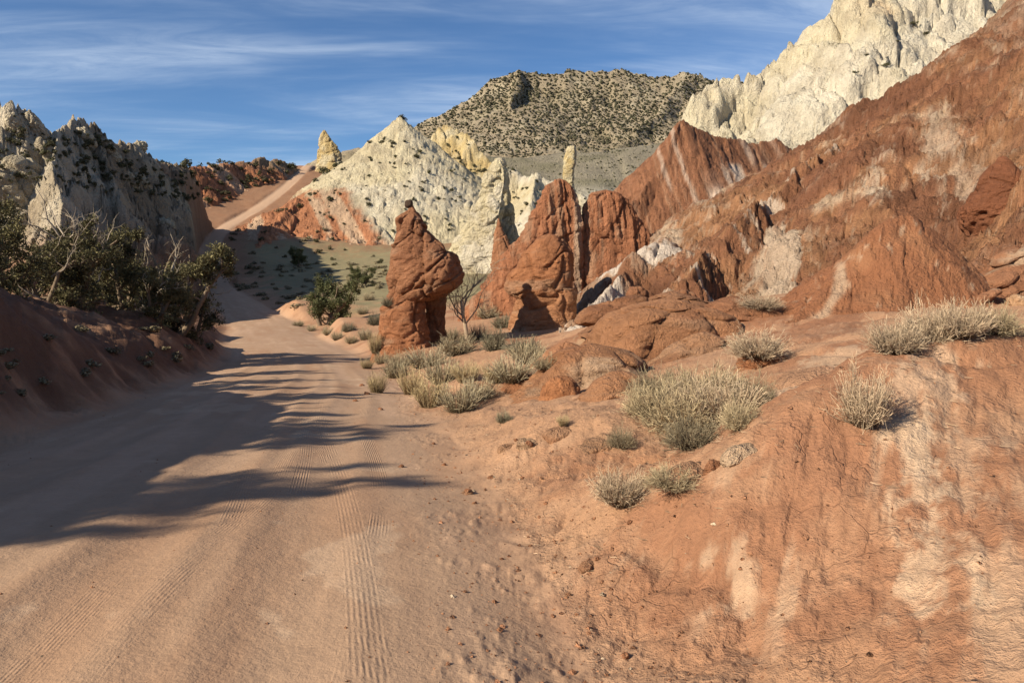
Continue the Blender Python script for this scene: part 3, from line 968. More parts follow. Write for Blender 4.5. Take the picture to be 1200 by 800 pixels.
# --- the mesa on the skyline
def c_mesa(x, y, z, s, d):
    c = flat((0.29, 0.235, 0.16), len(x))
    e = fbm3(x, y, z, 0.018, 5, 95); b = fbm3(x, y, z, 0.06, 4, 96)
    c = mixc(c, (0.37, 0.315, 0.22), 0.8 * sstep(0.0, 0.35, b))
    c = mixc(c, (0.21, 0.175, 0.105), 0.6 * sstep(0.05, 0.4, e))
    return c


MESA = [(380, 200, 870), (440, 172, 880), (470, 156, 890), (500, 138, 900), (530, 124, 905), (548, 116, 910), (560, 104, 912), (575, 92, 915), (592, 84, 918), (606, 82, 920), (622, 86, 922), (640, 88, 925), (662, 86, 925), (690, 86, 930), (730, 86, 935),
        (752, 90, 940), (775, 95, 940), (800, 88, 940), (815, 86, 940), (832, 91, 945), (850, 96, 950), (880, 88, 955), (892, 84, 955), (920, 92, 960), (1000, 88, 970), (1100, 95, 980)]
hill('mesa', [MESA, [(606, 82, 920), (590, 130, 800), (570, 180, 660)], [(815, 86, 940), (770, 140, 780), (700, 178, 640)], [(892, 84, 955), (860, 140, 800)]],
     (330, 1130, 430, 1250), (300, 170), c_mesa, M_FAR, 'broad tree dotted mesa on the skyline', k0=0.95, k1=0.42, L=32, rill=9, rill_f=0.012,
     warp=7, warp_f=0.006, rough=9, rough_f=0.012, crest=3, crest_f=0.02, facet=2.2, facet_f=0.06, seed=320)


# --- left hill, white rock fins with dark scrub
def c_left(x, y, z, s, d):
    c = flat((0.50, 0.43, 0.32), len(x))
    e = fbm3(x, y, z, 0.5, 5, 101); b = fbm3(x, y, z, 0.09, 4, 102)
    c = mixc(c, (0.34, 0.27, 0.18), 0.8 * sstep(0.0, 0.4, b + 0.3 * e))
    c = mixc(c, (0.50, 0.37, 0.21), 0.5 * sstep(0.15, 0.5, -b))
    low = (1 - sstep(1, 5, z + 4 * b)) + 0.5 * (1 - sstep(4, 10, z + 4 * b)) * sstep(62, 80, y)
    c = mixc(c, (0.27, 0.135, 0.075), 0.85 * np.minimum(low, 1))
    c = mixc(c, (0.25, 0.185, 0.12), 0.75 * sstep(80, 96, y + 10 * b) * sstep(-0.35, 0.25, b + 0.4 * e + 0.25))  # shade painted into the colour: darker brown on the hill's shadowed side
    rr = sstep(120, 150, y + 20 * b)
    c = mixc(c, (0.30, 0.15, 0.08), 0.7 * rr * (1 - sstep(16, 22, z)))
    return c


hill('left_hill', [[(-320, 20, 88), (-120, 92, 82), (-40, 112, 79), (0, 124, 78), (25, 132, 79), (50, 142, 82), (70, 150, 86), (92, 148, 92), (105, 147, 97), (128, 160, 106), (148, 172, 115), (165, 184, 124), (180, 188, 136),
                    (200, 192, 150), (222, 196, 168), (238, 205, 182)],
                   [(60, 146, 84), (72, 200, 72), (62, 275, 58)], [(92, 148, 92), (130, 200, 88), (160, 250, 84)], [(165, 184, 124), (195, 230, 118), (215, 270, 112)]],
     (-420, 300, 36, 230), (460, 330), c_left, M_WHITE, 'shaded rocky hill of white fins and dark scrub left of the road', k0=1.5, k1=0.95, L=6, rill=2.2, rill_f=0.18,
     warp=2.4, warp_f=0.08, rough=1.0, rough_f=0.15, crest=0.7, crest_f=0.3, facet=0.8, facet_f=0.22, keep_road=6.0, side=-1, corr=1.0, corr_f=0.2, seed=340, slab=(2.0, 0.6, -0.35, 0.22))


# --- red cut hill left of the climbing road
def c_cut(x, y, z, s, d):
    c = flat((0.37, 0.155, 0.075), len(x))
    e = fbm3(x, y, z, 0.3, 5, 111)
    q = vn2((x * 0.8 + z * 0.9 + 0.3 * y) * 0.35, z * 0.02, 112)
    c = mixc(c, PALE, 0.6 * sstep(0.25, 0.7, q + 0.4 * e))
    c = mixc(c, DEEP, 0.6 * sstep(0.1, 0.5, -q + 0.3 * e))
    top = sstep(33, 37, z)
    c = mixc(c, (0.22, 0.19, 0.12), 0.6 * top)
    return c


hill('red_cut_hill', [[(190, 200, 225), (225, 196, 240), (245, 192, 256), (275, 190, 270), (305, 189, 282), (330, 190, 295), (342, 193, 305), (348, 205, 320)]],
     (160, 372, 180, 360), (200, 190), c_cut, M_REDROCK, 'orange red road cut hillside topped by bushes on the skyline', k0=0.9, k1=0.55, L=8, rill=1.5, rill_f=0.25,
     warp=2.0, warp_f=0.06, rough=1.0, rough_f=0.12, crest=0.8, crest_f=0.2, facet=0.7, facet_f=0.2, keep_road=2.2, side=-1, seed=360)


hill('red_badland', [[(300, 290, 168), (318, 268, 182), (336, 248, 198), (352, 232, 208), (372, 222, 214), (395, 220, 214), (415, 234, 206), (437, 256, 194), (465, 288, 180), (485, 306, 172)]],
     (270, 500, 135, 290), (230, 200), c_rbad, M_REDROCK, 'red and pale gullied badland slope right of the climbing road', k0=0.6, k1=0.42, L=8, rill=1.3, rill_f=0.3,
     warp=1.8, warp_f=0.07, rough=0.9, rough_f=0.12, crest=0.6, crest_f=0.3, facet=0.6, facet_f=0.22, keep_road=1.0, side=1, corr=1.2, corr_f=0.15, seed=380)


# ------------------------------------------------------------------ free-standing rocks
def c_redrock(seed, base=(0.315, 0.145, 0.075), pale=PINK, amount=0.5):
    def f(x, y, z):
        c = flat(base, len(x))
        e = fbm3(x, y, z, 1.1, 4, seed); b = fbm3(x, y, z * 3, 0.8, 4, seed + 1)
        c = mixc(c, (0.23, 0.098, 0.05), 0.6 * sstep(0.05, 0.5, e))
        c = mixc(c, pale, amount * sstep(0.1, 0.45, b - 0.3 * e))
        return c
    return f


def c_pale(seed, base=WHITE, other=CREAM):
    def f(x, y, z):
        c = flat(base, len(x))
        return mixc(c, other, sstep(-0.2, 0.4, fbm3(x, y, z, 0.3, 4, seed)))
    return f


def loft_mesh(name, rows, d, color, amp=0.06, f=1.0, facet=0.0, facet_f=1.0, bed=0.0, bed_f=3.0, nseg=72, nlev=80, seed=0, power=2.4, ratio=0.8, tilt=-0.4, skew=0.0, rib=0.0, rib_f=1.0):
    """closed rock body: each row is (pixel y, left pixel, right pixel[, thickness ratio[, shift away from the camera in m]])"""
    rows = sorted(rows, key=lambda q: -q[0])
    zs, xl, xr, th, dy = [], [], [], [], []
    for q in rows:
        a = P(q[1], q[0], d); b = P(q[2], q[0], d)
        zs.append(a[2]); xl.append(a[0]); xr.append(b[0])
        th.append(q[3] if len(q) > 3 else ratio); dy.append(q[4] if len(q) > 4 else 0)
    zs = np.array(zs)
    hs = [hermite(zs, np.array(v)) for v in (xl, xr, th, dy)]
    zl = np.linspace(zs[0], zs[-1], nlev)
    L_, R_, T_, Y_ = [h(zl) for h in hs]
    hw = np.maximum((R_ - L_) / 2, 0.01)
    an = np.linspace(0, 2 * math.pi, nseg, endpoint=False)
    ca, sa = np.cos(an), np.sin(an)
    ex = 2.0 / power
    cx = np.sign(ca) * np.abs(ca)**ex; sy = np.sign(sa) * np.abs(sa)**ex
    X = (L_ + R_)[:, None] / 2 + hw[:, None] * np.clip(cx - skew * sy * (1 - np.abs(cx)), -1, 1)[None]
    Y = d + Y_[:, None] + (hw * T_)[:, None] * sy[None]
    Z = np.repeat(zl[:, None], nseg, 1)
    x, y, z = X.ravel(), Y.ravel(), Z.ravel()
    nx = np.tile(ca, nlev); ny = np.tile(sa, nlev)
    dsp = amp * fbm3(x, y, z, f, 5, seed)
    if facet:
        for ff, fa in ((facet_f, facet), (facet_f * 2.6, facet * 0.38)):
            f1, f2, cid = worley3(x + 0.3 / ff * fbm3(x, y, z, ff, 2, seed + 6), y, z * 0.75 + tilt * x * 0.6, ff, seed + 5)
            e_ = f2 - f1
            dsp = dsp + fa * (0.8 * cid + 0.5 * np.minimum(e_, 0.3) / 0.3 - 1.1 * (1 - np.minimum(e_, 0.08) / 0.08))
    if rib:
        dsp = dsp + rib * fbm2(x + 0.1 * z, z * 0.07, rib_f, 4, seed + 15, gain=0.6, ridged=True)
    if bed:
        w_ = (z + tilt * x + 0.18 * fbm3(x, y, z, 0.8, 3, seed + 8)) * bed_f
        k_ = np.floor(w_); fr = w_ - k_
        h0 = _hash(k_.astype(np.int64), np.zeros(len(k_), np.int64), np.zeros(len(k_), np.int64), seed)
        dsp = dsp + bed * (h0 + 0.9 * np.minimum(fr, 0.22) / 0.22 - 0.9) * sstep(-0.5, 0.3, fbm3(x, y, z, 0.7, 2, seed + 10))
    lim = np.minimum(1.0, np.repeat(hw, nseg) / (abs(amp) * 3 + 0.02))
    x = x + nx * dsp * lim; y = y + ny * dsp * lim; z = z + 0.3 * amp * fbm3(x, y, z, f * 2, 3, seed + 3) * lim
    co = np.stack((x, y, z), -1)
    q = []
    i = np.arange(nlev * nseg).reshape(nlev, nseg)
    j = np.roll(i, -1, 1)
    q = np.stack((i[:-1], j[:-1], j[1:], i[1:]), -1).reshape(-1, 4)
    n0 = len(co)
    co = np.concatenate((co, [co[:nseg].mean(0)], [co[-nseg:].mean(0) + (0, 0, 0.3 * hw[-1])]))
    tr = [(n0, (k + 1) % nseg, k) for k in range(nseg)]
    tp = (nlev - 1) * nseg
    tr += [(n0 + 1, tp + k, tp + (k + 1) % nseg) for k in range(nseg)]
    return co, q, np.array(tr), color(co[:, 0], co[:, 1], co[:, 2]).astype(np.float32)


def place_mesh(name, data, mat, parent=None, origin=None):
    co, q, tr, col = data
    if origin is None:
        origin = np.array((co[:, 0].mean(), co[:, 1].mean(), co[:, 2].min()))
    o = link(name, mesh_np(name, co - origin, q, tr, col=col), mat, parent)
    if parent is None:
        o.location = origin
    else:
        o.location = np.array(origin) - np.array(parent.location)
    return o


def blob_data(c, size, rot=(0, 0, 0), color=None, amp=0.1, f=1.5, facet=0.0, facet_f=1.5, flat_pow=2.6, n=40, seed=0):
    """rounded boulder: super-ellipsoid with noise; c centre, size half axes"""
    th = np.linspace(0, math.pi, n); ph = np.linspace(0, 2 * math.pi, n * 2, endpoint=False)
    T, F = np.meshgrid(th, ph, indexing='ij')
    dx, dy, dz = np.sin(T) * np.cos(F), np.sin(T) * np.sin(F), np.cos(T)
    k = (np.abs(dx)**flat_pow + np.abs(dy)**flat_pow + np.abs(dz)**flat_pow)**(-1 / flat_pow)
    v = np.stack((dx * k * size[0], dy * k * size[1], dz * k * size[2]), -1).reshape(-1, 3)
    nn = np.stack((dx, dy, dz), -1).reshape(-1, 3)
    s = min(size)
    dsp = amp * fbm3(v[:, 0] + seed, v[:, 1], v[:, 2], f, 5, seed)
    if facet:
        f1, f2, cid = worley3(v[:, 0] + seed, v[:, 1], v[:, 2], facet_f, seed + 5)
        dsp = dsp + facet * (0.6 * cid + np.minimum(f2 - f1, 0.25) / 0.25 - 0.6)
    v = v + nn * dsp[:, None]
    m = np.array(Matrix.Rotation(rot[2], 3, 'Z') @ Matrix.Rotation(rot[1], 3, 'Y') @ Matrix.Rotation(rot[0], 3, 'X'))
    v = v @ m.T + np.asarray(c)
    i = np.arange(n * n * 2).reshape(n, n * 2); j = np.roll(i, -1, 1)
    q = np.stack((i[:-1], i[1:], j[1:], j[:-1]), -1).reshape(-1, 4)
    # poles collapse to slivers: keep the ring quads, weld the poles by triangles
    q = q[n * 2:-(n * 2)] if n > 6 else q
    top = len(v); co = np.concatenate((v, [v[:n * 2].mean(0)], [v[-n * 2:].mean(0)]))
    w = n * 2
    tr = [(top, w + k, w + (k + 1) % w) for k in range(w)] + [(top + 1, (n - 2) * w + (k + 1) % w, (n - 2) * w + k) for k in range(w)]
    col = color(co[:, 0], co[:, 1], co[:, 2]).astype(np.float32)
    return co, q, np.array(tr), col


# --- leaning hoodoo by the road
base = P(480, 408, 30)
H1 = tag(empty('hoodoo', base), 'tall hooded red hoodoo with a dark pebble on its tip beside the road', 'rock')
place_mesh('cap_rock', loft_mesh('cap_rock', [(247, 476, 488, .9), (251, 468, 492), (256, 463, 494), (264, 463, 498), (272, 463, 506), (282, 461, 515), (292, 459, 525), (302, 457, 533), (312, 456, 537), (322, 455, 538), (331, 455, 535, .8),
                                              (339, 455, 527, .8), (346, 454, 516, .8), (353, 453, 500, .8)], 30, c_redrock(401), 0.20, 1.0, 0.13, 0.85, 0.05, 1.8, seed=401, nseg=140, nlev=150, tilt=-0.7, skew=0.35, power=2.0), M_BOULDER, H1)
place_mesh('pedestal', loft_mesh('pedestal', [(330, 458, 494, .9), (345, 454, 496), (360, 451, 496), (375, 449, 498), (390, 446, 502), (405, 442, 506), (420, 438, 512), (430, 436, 514)], 30,
                                 c_redrock(405, (0.36, 0.155, 0.075), PINK, 0.7), 0.14, 1.4, 0.09, 0.9, 0.02, 3.0, seed=405, skew=0.3, power=2.6, nseg=110, nlev=90), M_BOULDER, H1)
place_mesh('rear_leg', loft_mesh('rear_leg', [(325, 494, 530, .7), (345, 497, 524), (365, 500, 521), (385, 500, 522), (400, 500, 526), (420, 496, 534)], 31.1, c_redrock(409), 0.08, 1.5, 0.05, 2.0, seed=409), M_BOULDER, H1)
place_mesh('tip_stone', blob_data(P(479, 239, 30), (0.16, 0.16, 0.15), color=lambda x, y, z: flat((0.10, 0.065, 0.045), len(x)), amp=0.04, f=6, n=14, seed=3), M_BOULDER, H1)
place_mesh('neck', loft_mesh('neck', [(241, 479, 484, .9), (246, 478, 487), (252, 474, 491), (258, 470, 496)], 30, c_redrock(411), 0.03, 4, seed=411, nseg=24, nlev=20), M_BOULDER, H1)

# --- squat hoodoo
base = P(640, 405, 34)
H2 = tag(empty('hoodoo', base), 'squat red hoodoo with a swollen overhanging head in front of ribbed fins', 'rock')
place_mesh('cap_rock', loft_mesh('cap_rock', [(276, 634, 652), (284, 626, 660), (294, 617, 667), (304, 610, 670), (314, 604, 671), (324, 598, 672), (333, 594, 672), (340, 595, 671), (346, 602, 670), (352, 614, 668, .7)], 34,
                                         c_redrock(421, (0.36, 0.155, 0.072), PINK, 0.6), 0.20, 0.9, 0.12, 0.8, 0.04, 2.0, skew=0.3, power=2.2, seed=421, nseg=110, nlev=100), M_BOULDER, H2)
place_mesh('pedestal', loft_mesh('pedestal', [(338, 603, 673), (352, 604, 673), (366, 604, 672), (380, 602, 674), (394, 598, 680), (408, 592, 688), (420, 586, 692)], 34,
                                 c_redrock(425, (0.40, 0.19, 0.095), PALE, 0.6), 0.2, 1.2, 0.10, 0.8, 0.03, 2.5, skew=0.2, seed=425, power=2.8, nseg=110, nlev=90), M_BOULDER, H2)

for rows, d, lab, sd in (
        ([(211, 650, 662), (217, 643, 669), (226, 636, 673), (240, 629, 676), (256, 621, 678), (272, 612, 680), (290, 600, 681), (310, 586, 683), (335, 568, 686), (365, 545, 692), (385, 535, 696)], 45, 'broad ribbed red rock fin with a rounded crest behind the squat hoodoo', 441),
        ([(226, 698, 722), (231, 690, 731), (240, 685, 738), (255, 682, 748), (272, 680, 760), (290, 678, 776), (310, 676, 792), (335, 672, 808), (365, 666, 822), (385, 660, 830)], 45.6, 'flat crested ribbed red rock fin between the rounded fin and the striped peak', 447)):
    o = place_mesh('rock_fin', loft_mesh('rock_fin', rows, d, lambda x, y, z: c_fin(x, y, z, x, y), 0.20, 0.8, 0.08, 0.7, 0.0, seed=sd, power=2.6, ratio=0.4, nseg=220, nlev=170, rib=0.26, rib_f=1.7), M_FINROCK)
    tag(o, lab, 'rock')

# --- white blade with its shadowed twin and a red splinter at its foot
base = P(560, 305, 110)
B1 = tag(empty('rock_spire', base), 'white rock blade with a black shadowed side standing behind the tall hoodoo', 'rock')
place_mesh('front_blade', loft_mesh('front_blade', [(188, 580, 586), (196, 575, 590), (206, 571, 592), (218, 567, 592), (230, 562, 590), (245, 555, 588), (260, 547, 586), (275, 538, 585), (290, 528, 585), (305, 518, 588), (325, 505, 595)], 110,
                                         c_pale(431), 0.4, 0.4, 0.30, 0.5, seed=431, ratio=0.8, skew=0.85, power=1.3, nlev=120, nseg=110), M_WHITE, B1)
place_mesh('rear_blade', loft_mesh('rear_blade', [(186, 581, 590), (200, 583, 596), (225, 585, 598), (250, 586, 602), (275, 588, 608), (300, 586, 616)], 114,
                                         c_pale(435), 0.4, 0.4, 0.30, 0.5, seed=435, ratio=1.0, skew=0.3, power=1.5), M_WHITE, B1)
place_mesh('red_splinter', loft_mesh('red_splinter', [(256, 583, 585), (262, 582, 587), (270, 580, 590), (285, 578, 597), (305, 575, 603), (320, 572, 607)], 107,
                                         c_redrock(437), 0.2, 0.4, 0.15, 0.5, seed=437), M_REDROCK, B1)

o = place_mesh('rock_spire', loft_mesh('rock_spire', [(153, 378, 382), (158, 376, 385), (164, 375, 389), (170, 374, 395), (178, 373, 399), (188, 371, 401), (205, 369, 404)], 312, c_pale(441, YEL, CREAM), 0.4, 0.3, 0.4, 0.3, seed=441, ratio=0.4, skew=0.4, power=1.5), M_WHITE)
tag(o, 'yellow shark fin shaped rock spire on the skyline by the road crest', 'rock')
o = place_mesh('rock_pillar', loft_mesh('rock_pillar', [(172, 665, 674), (177, 663, 675), (186, 661, 675), (200, 660, 673), (214, 659, 672), (228, 656, 676)], 236, c_pale(445, CREAM, YEL), 0.2, 0.4, 0.18, 0.5, seed=445, skew=0.5, power=1.8), M_WHITE)
tag(o, 'slim upright cream rock pillar standing on the cream mound', 'rock')

# --- slickrock humps
G_SLICK = 'smooth slickrock humps'
for nm, rows, d, colr, lab in (
        ('slickrock_hump', [(352, 768, 800), (357, 748, 822), (365, 728, 842), (377, 712, 856), (392, 702, 864), (408, 690, 868), (424, 664, 876), (442, 620, 890)], 17.4, c_redrock(451, (0.345, 0.168, 0.085), PINK, 0.5), 'broad flat topped slickrock hump with a vertical crack below the tilted slab'),
        ('slickrock_hump', [(345, 772, 800), (352, 752, 822), (362, 734, 850), (375, 712, 880), (392, 680, 905)], 20.0, c_redrock(455, (0.34, 0.17, 0.09), PINK, 0.4), 'low slickrock hump at the foot of the blotched ridge'),
        ('slickrock_hump', [(406, 680, 708), (411, 662, 730), (420, 648, 744), (436, 636, 752), (450, 622, 764), (466, 604, 780), (482, 580, 800)], 13.5, c_redrock(459, (0.345, 0.168, 0.085), PALE, 0.6), 'domed slickrock hump with pale streaks behind the round boulder'),
        ('slickrock_hump', [(438, 604, 618), (446, 596, 634), (458, 584, 645), (475, 566, 655), (490, 550, 665)], 14.5, c_redrock(463, (0.37, 0.165, 0.08), PINK, 0.4), 'small fluted slickrock hump left of the round boulder'),
        ('slickrock_hump', [(392, 812, 840), (398, 800, 856), (408, 786, 872), (422, 770, 890), (440, 740, 910)], 15.0, c_redrock(473, (0.35, 0.185, 0.10), PINK, 0.5), 'low slickrock hump between the flat topped hump and the ball shaped shrub'),
        ('slickrock_hump', [(436, 716, 738), (442, 704, 752), (452, 694, 764), (466, 684, 774), (484, 660, 790)], 11.4, c_redrock(474, (0.345, 0.17, 0.088), PINK, 0.5), 'small slickrock hump wedged between domed hump and shrub thicket'),
        ('slickrock_hump', [(402, 655, 672), (408, 644, 686), (418, 632, 698), (432, 616, 712), (448, 596, 730)], 17.5, c_redrock(475, (0.37, 0.175, 0.09), PALE, 0.5), 'low pale streaked slickrock hump below the squat hoodoo'),
        ('slickrock_hump', [(350, 846, 872), (355, 834, 896), (363, 822, 918), (375, 806, 940), (392, 780, 962)], 18.2, c_redrock(476, (0.30, 0.135, 0.068), PINK, 0.3), 'low dark red slickrock hump between the flat topped hump and the clay cone'),
        ('slickrock_hump', [(412, 884, 908), (418, 874, 916), (428, 868, 920), (440, 862, 926), (452, 856, 930)], 11.2, c_redrock(467, (0.39, 0.175, 0.085), PINK, 0.5), 'orange slickrock block under the ball shaped shrub'),
        ('slickrock_hump', [(432, 950, 984), (438, 934, 998), (450, 922, 1004), (470, 912, 1006), (495, 905, 1010)], 8.6, c_redrock(471, (0.42, 0.24, 0.145), PALE, 0.8), 'pale tan slickrock block behind the red mound')):
    o = place_mesh(nm, loft_mesh(nm, rows, d, colr, 0.22, 0.9, 0.11, 0.75, 0.05, 2.0, seed=int(d * 37), ratio=0.9, power=2.8, nlev=80, nseg=110, tilt=-0.25), M_BOULDER)
    tag(o, lab, 'rock', G_SLICK)


def px_blob(name, px, py, d, rx, ry, rd, rot, colr, label, amp=0.05, facet=0.0, cat='rock', group=None, seed=1, fp=2.4):
    k = d / FPX
    o = place_mesh(name, blob_data(P(px, py, d), (rx * k, rd * k, ry * k), rot, colr, amp * rx * k, 2.0 / (rx * k), facet * rx * k, 1.6 / (rx * k), fp, 36, seed), M_BOULDER)
    return tag(o, label, cat, group)


px_blob('boulder', 656, 470, 12.2, 25, 29, 24, (0.1, 0.15, 0.2), c_redrock(481, (0.38, 0.165, 0.075), PINK, 0.3), 'round orange boulder nested against the domed slickrock hump', 0.22, 0.05, seed=4)
px_blob('rock_slab', 716, 364, 19.5, 44, 10, 26, (0.1, R(-17), 0.1), c_redrock(485, (0.32, 0.155, 0.08), PINK, 0.4), 'lens shaped red slab tilted over the flat topped slickrock hump', 0.16, 0.09, seed=6)
px_blob('boulder', 746, 350, 21.5, 13, 14, 12, (0.2, 0, 0.4), c_redrock(489), 'knobby boulder above the tilted red slab', 0.14, 0.1, seed=8)
px_blob('boulder', 800, 352, 22.5, 18, 11, 14, (0, 0.2, 0), c_redrock(490), 'flat red boulder between tilted slab and blotched ridge', 0.14, 0.1, seed=9)

bpy.context.view_layer.update()
DG = bpy.context.evaluated_depsgraph_get()


def hit(px, py):
    q = P(px, py, 1.0) - np.array((0, 0, EYE))
    ok, loc, nor, idx, ob, mt = S.ray_cast(DG, (0, 0, EYE), Vector(q).normalized())
    return (np.array(loc), np.array(nor), ob.name) if ok else (None, None, None)


def down(x, y, z0=200):
    ok, loc, nor, idx, ob, mt = S.ray_cast(DG, (x, y, z0), (0, 0, -1))
    return float(loc[2]) if ok else gz(x, y)


def on_hill(name, px, py, w, h, colr, label, rot=(0, 0, 0), seed=1, depth=1.0, amp=0.12, facet=0.12, cat='rock', group=None, mat=None, sink=0.0):
    L_, n_, ob = hit(px, py)
    if L_ is None:
        return None
    d = L_[1]; k = d / FPX
    L_ = L_ - np.array((0, -0.15 * w * k * sink, sink * h * k))
    o = place_mesh(name, blob_data(L_, (w / 2 * k, depth * w / 2 * k, h / 2 * k), rot, colr, amp * w * k * 0.5, 2.0 / (w * k), facet * w * k * 0.5, 2.2 / (w * k), 2.6, 40, seed), mat or M_BOULDER)
    return tag(o, label, cat, group)


L_, n_, ob_ = hit(1166, 258)
o = place_mesh('outcrop', loft_mesh('outcrop', [(184, 1170, 1180), (194, 1161, 1190), (206, 1152, 1200), (220, 1145, 1208), (236, 1138, 1210), (250, 1128, 1205), (262, 1126, 1196), (276, 1136, 1186)], L_[1] + 0.8,
                                    c_redrock(501, (0.22, 0.085, 0.042), RED, 0.3), 0.30, 0.7, 0.14, 0.9, 0.06, 1.6, seed=501, power=1.8, ratio=1.1, nseg=110, nlev=90, tilt=-0.5), M_BOULDER)
tag(o, 'dark red rock outcrop jutting from the big mottled slope', 'rock')
for i, (px, py, w, h, t) in enumerate(((1188, 312, 90, 13, -0.42), (1168, 330, 84, 12, -0.42), (1196, 335, 70, 12, -0.40), (1150, 350, 46, 9, -0.42), (1196, 296, 70, 10, -0.42))):
    on_hill('rock_ledge', px, py, w, h, c_redrock(510 + i, (0.34, 0.16, 0.085), PALE, 0.7), 'slanting brown bedding ledge low on the big mottled slope', (0, t, 0.1), 20 + i, 0.5, 0.05, 0.10, group='slanting ledges')
for px, py, w, h, rot, colr, lab in (
        (622, 519, 34, 18, 0.2, c_redrock(601, (0.42, 0.27, 0.17), PALE, 0.6), 'pale rock half buried in the bank below the round boulder'),
        (598, 524, 30, 15, -0.1, c_redrock(602, (0.37, 0.215, 0.125), PALE, 0.5), 'pinkish rock half buried at the foot of the bank'),
        (700, 520, 60, 20, -0.25, c_redrock(603, (0.33, 0.18, 0.10), PINK, 0.5), 'flat rock ledge on the bank left of the dark twig mound'),
        (836, 546, 26, 40, 0.1, c_redrock(604, (0.26, 0.12, 0.062), RED, 0.4), 'dark red block in the cut bank under the shrub thicket'),
        (808, 552, 60, 34, -0.2, c_redrock(605, (0.36, 0.20, 0.115), PINK, 0.5), 'crumbling orange block in the cut bank under the shrub thicket'),
        (868, 530, 46, 34, -0.5, c_redrock(606, (0.38, 0.235, 0.14), PALE, 0.6), 'pale crumbly block between the shrub thicket and the red mound'),
        (660, 505, 50, 22, -0.2, c_redrock(607, (0.34, 0.175, 0.095), PINK, 0.5), 'low orange rock just below the round boulder'),
        (690, 662, 26, 22, 0.3, c_redrock(608, (0.33, 0.19, 0.11), PINK, 0.4), 'weathered lump of rock low on the verge beside the road'),
        (545, 578, 22, 10, -0.5, c_redrock(609, (0.32, 0.175, 0.10), PINK, 0.4), 'small ledge at the crumbling edge of the verge')):
    on_hill('bank_rock', px, py, w, h, colr, lab, (0.15, rot, 0.3), px, 0.7, 0.12, 0.09, sink=0.30)
on_hill('boulder', 1196, 356, 30, 20, c_redrock(520, (0.46, 0.27, 0.15), PALE, 0.6), 'tan boulder at the foot of the slanting ledges', (0, 0.1, 0), 31, 1.0)
for i, (px, py, w, h, t) in enumerate(((12, 225, 26, 60, -0.5), (36, 222, 42, 78, -0.5), (22, 262, 26, 36, -0.3), (44, 150, 14, 40, -0.45), (20, 150, 16, 34, -0.4), (100, 165, 18, 30, -0.4), (128, 178, 16, 34, -0.5), (165, 172, 12, 14, 0),
                                       (155, 212, 10, 24, -0.5), (168, 214, 10, 26, -0.5), (60, 185, 16, 46, -0.5), (195, 262, 18, 10, 0.4))):
    on_hill('rock_fin', px, py, w, h, c_pale(530 + i, (0.50, 0.43, 0.31), (0.40, 0.34, 0.24)), 'pale upright rock fin poking out of the shaded left hill', (0.3, t, 0.2), 40 + i, 0.8, 0.16, 0.22, group='pale fins on the left hill', mat=M_WHITE)
bpy.context.view_layer.update()
DG = bpy.context.evaluated_depsgraph_get()


# ------------------------------------------------------------------ plants
def ribbons(paths, w0, w1, col0, col1, rng, jitter=0.15):
    """paths: (n, k, 3) polylines -> tapered flat strips"""
    n, k, _ = paths.shape
    tan = paths[:, -1] - paths[:, 0]
    tan /= np.linalg.norm(tan, axis=1, keepdims=True) + 1e-9
    side = np.cross(tan, rng.normal(size=(n, 3)))
    side /= np.linalg.norm(side, axis=1, keepdims=True) + 1e-9
    t = np.linspace(0, 1, k)
    w = (np.asarray(w0).reshape(-1, 1) * (1 - t) + np.asarray(w1).reshape(-1, 1) * t)
    a = paths + side[:, None] * w[..., None]; b = paths - side[:, None] * w[..., None]
    co = np.stack((a, b), 2).reshape(-1, 3)
    i = np.arange(n * k * 2).reshape(n, k, 2)
    q = np.stack((i[:, :-1, 0], i[:, :-1, 1], i[:, 1:, 1], i[:, 1:, 0]), -1).reshape(-1, 4)
    tc = t**1.6
    c = np.asarray(col0)[None, None] * (1 - tc)[None, :, None] + np.asarray(col1)[None, None] * tc[None, :, None]
    c = c * (1 + jitter * rng.normal(size=(n, 1, 1)))
    col = np.repeat(np.clip(c, 0.01, 0.8), 2, axis=1).reshape(-1, 3)
    return co, q, col


def join(parts):
    cos, qs, cols, off = [], [], [], 0
    for co, q, c in parts:
        cos.append(co); qs.append(q + off); cols.append(c); off += len(co)
    return np.concatenate(cos), np.concatenate(qs), np.concatenate(cols)


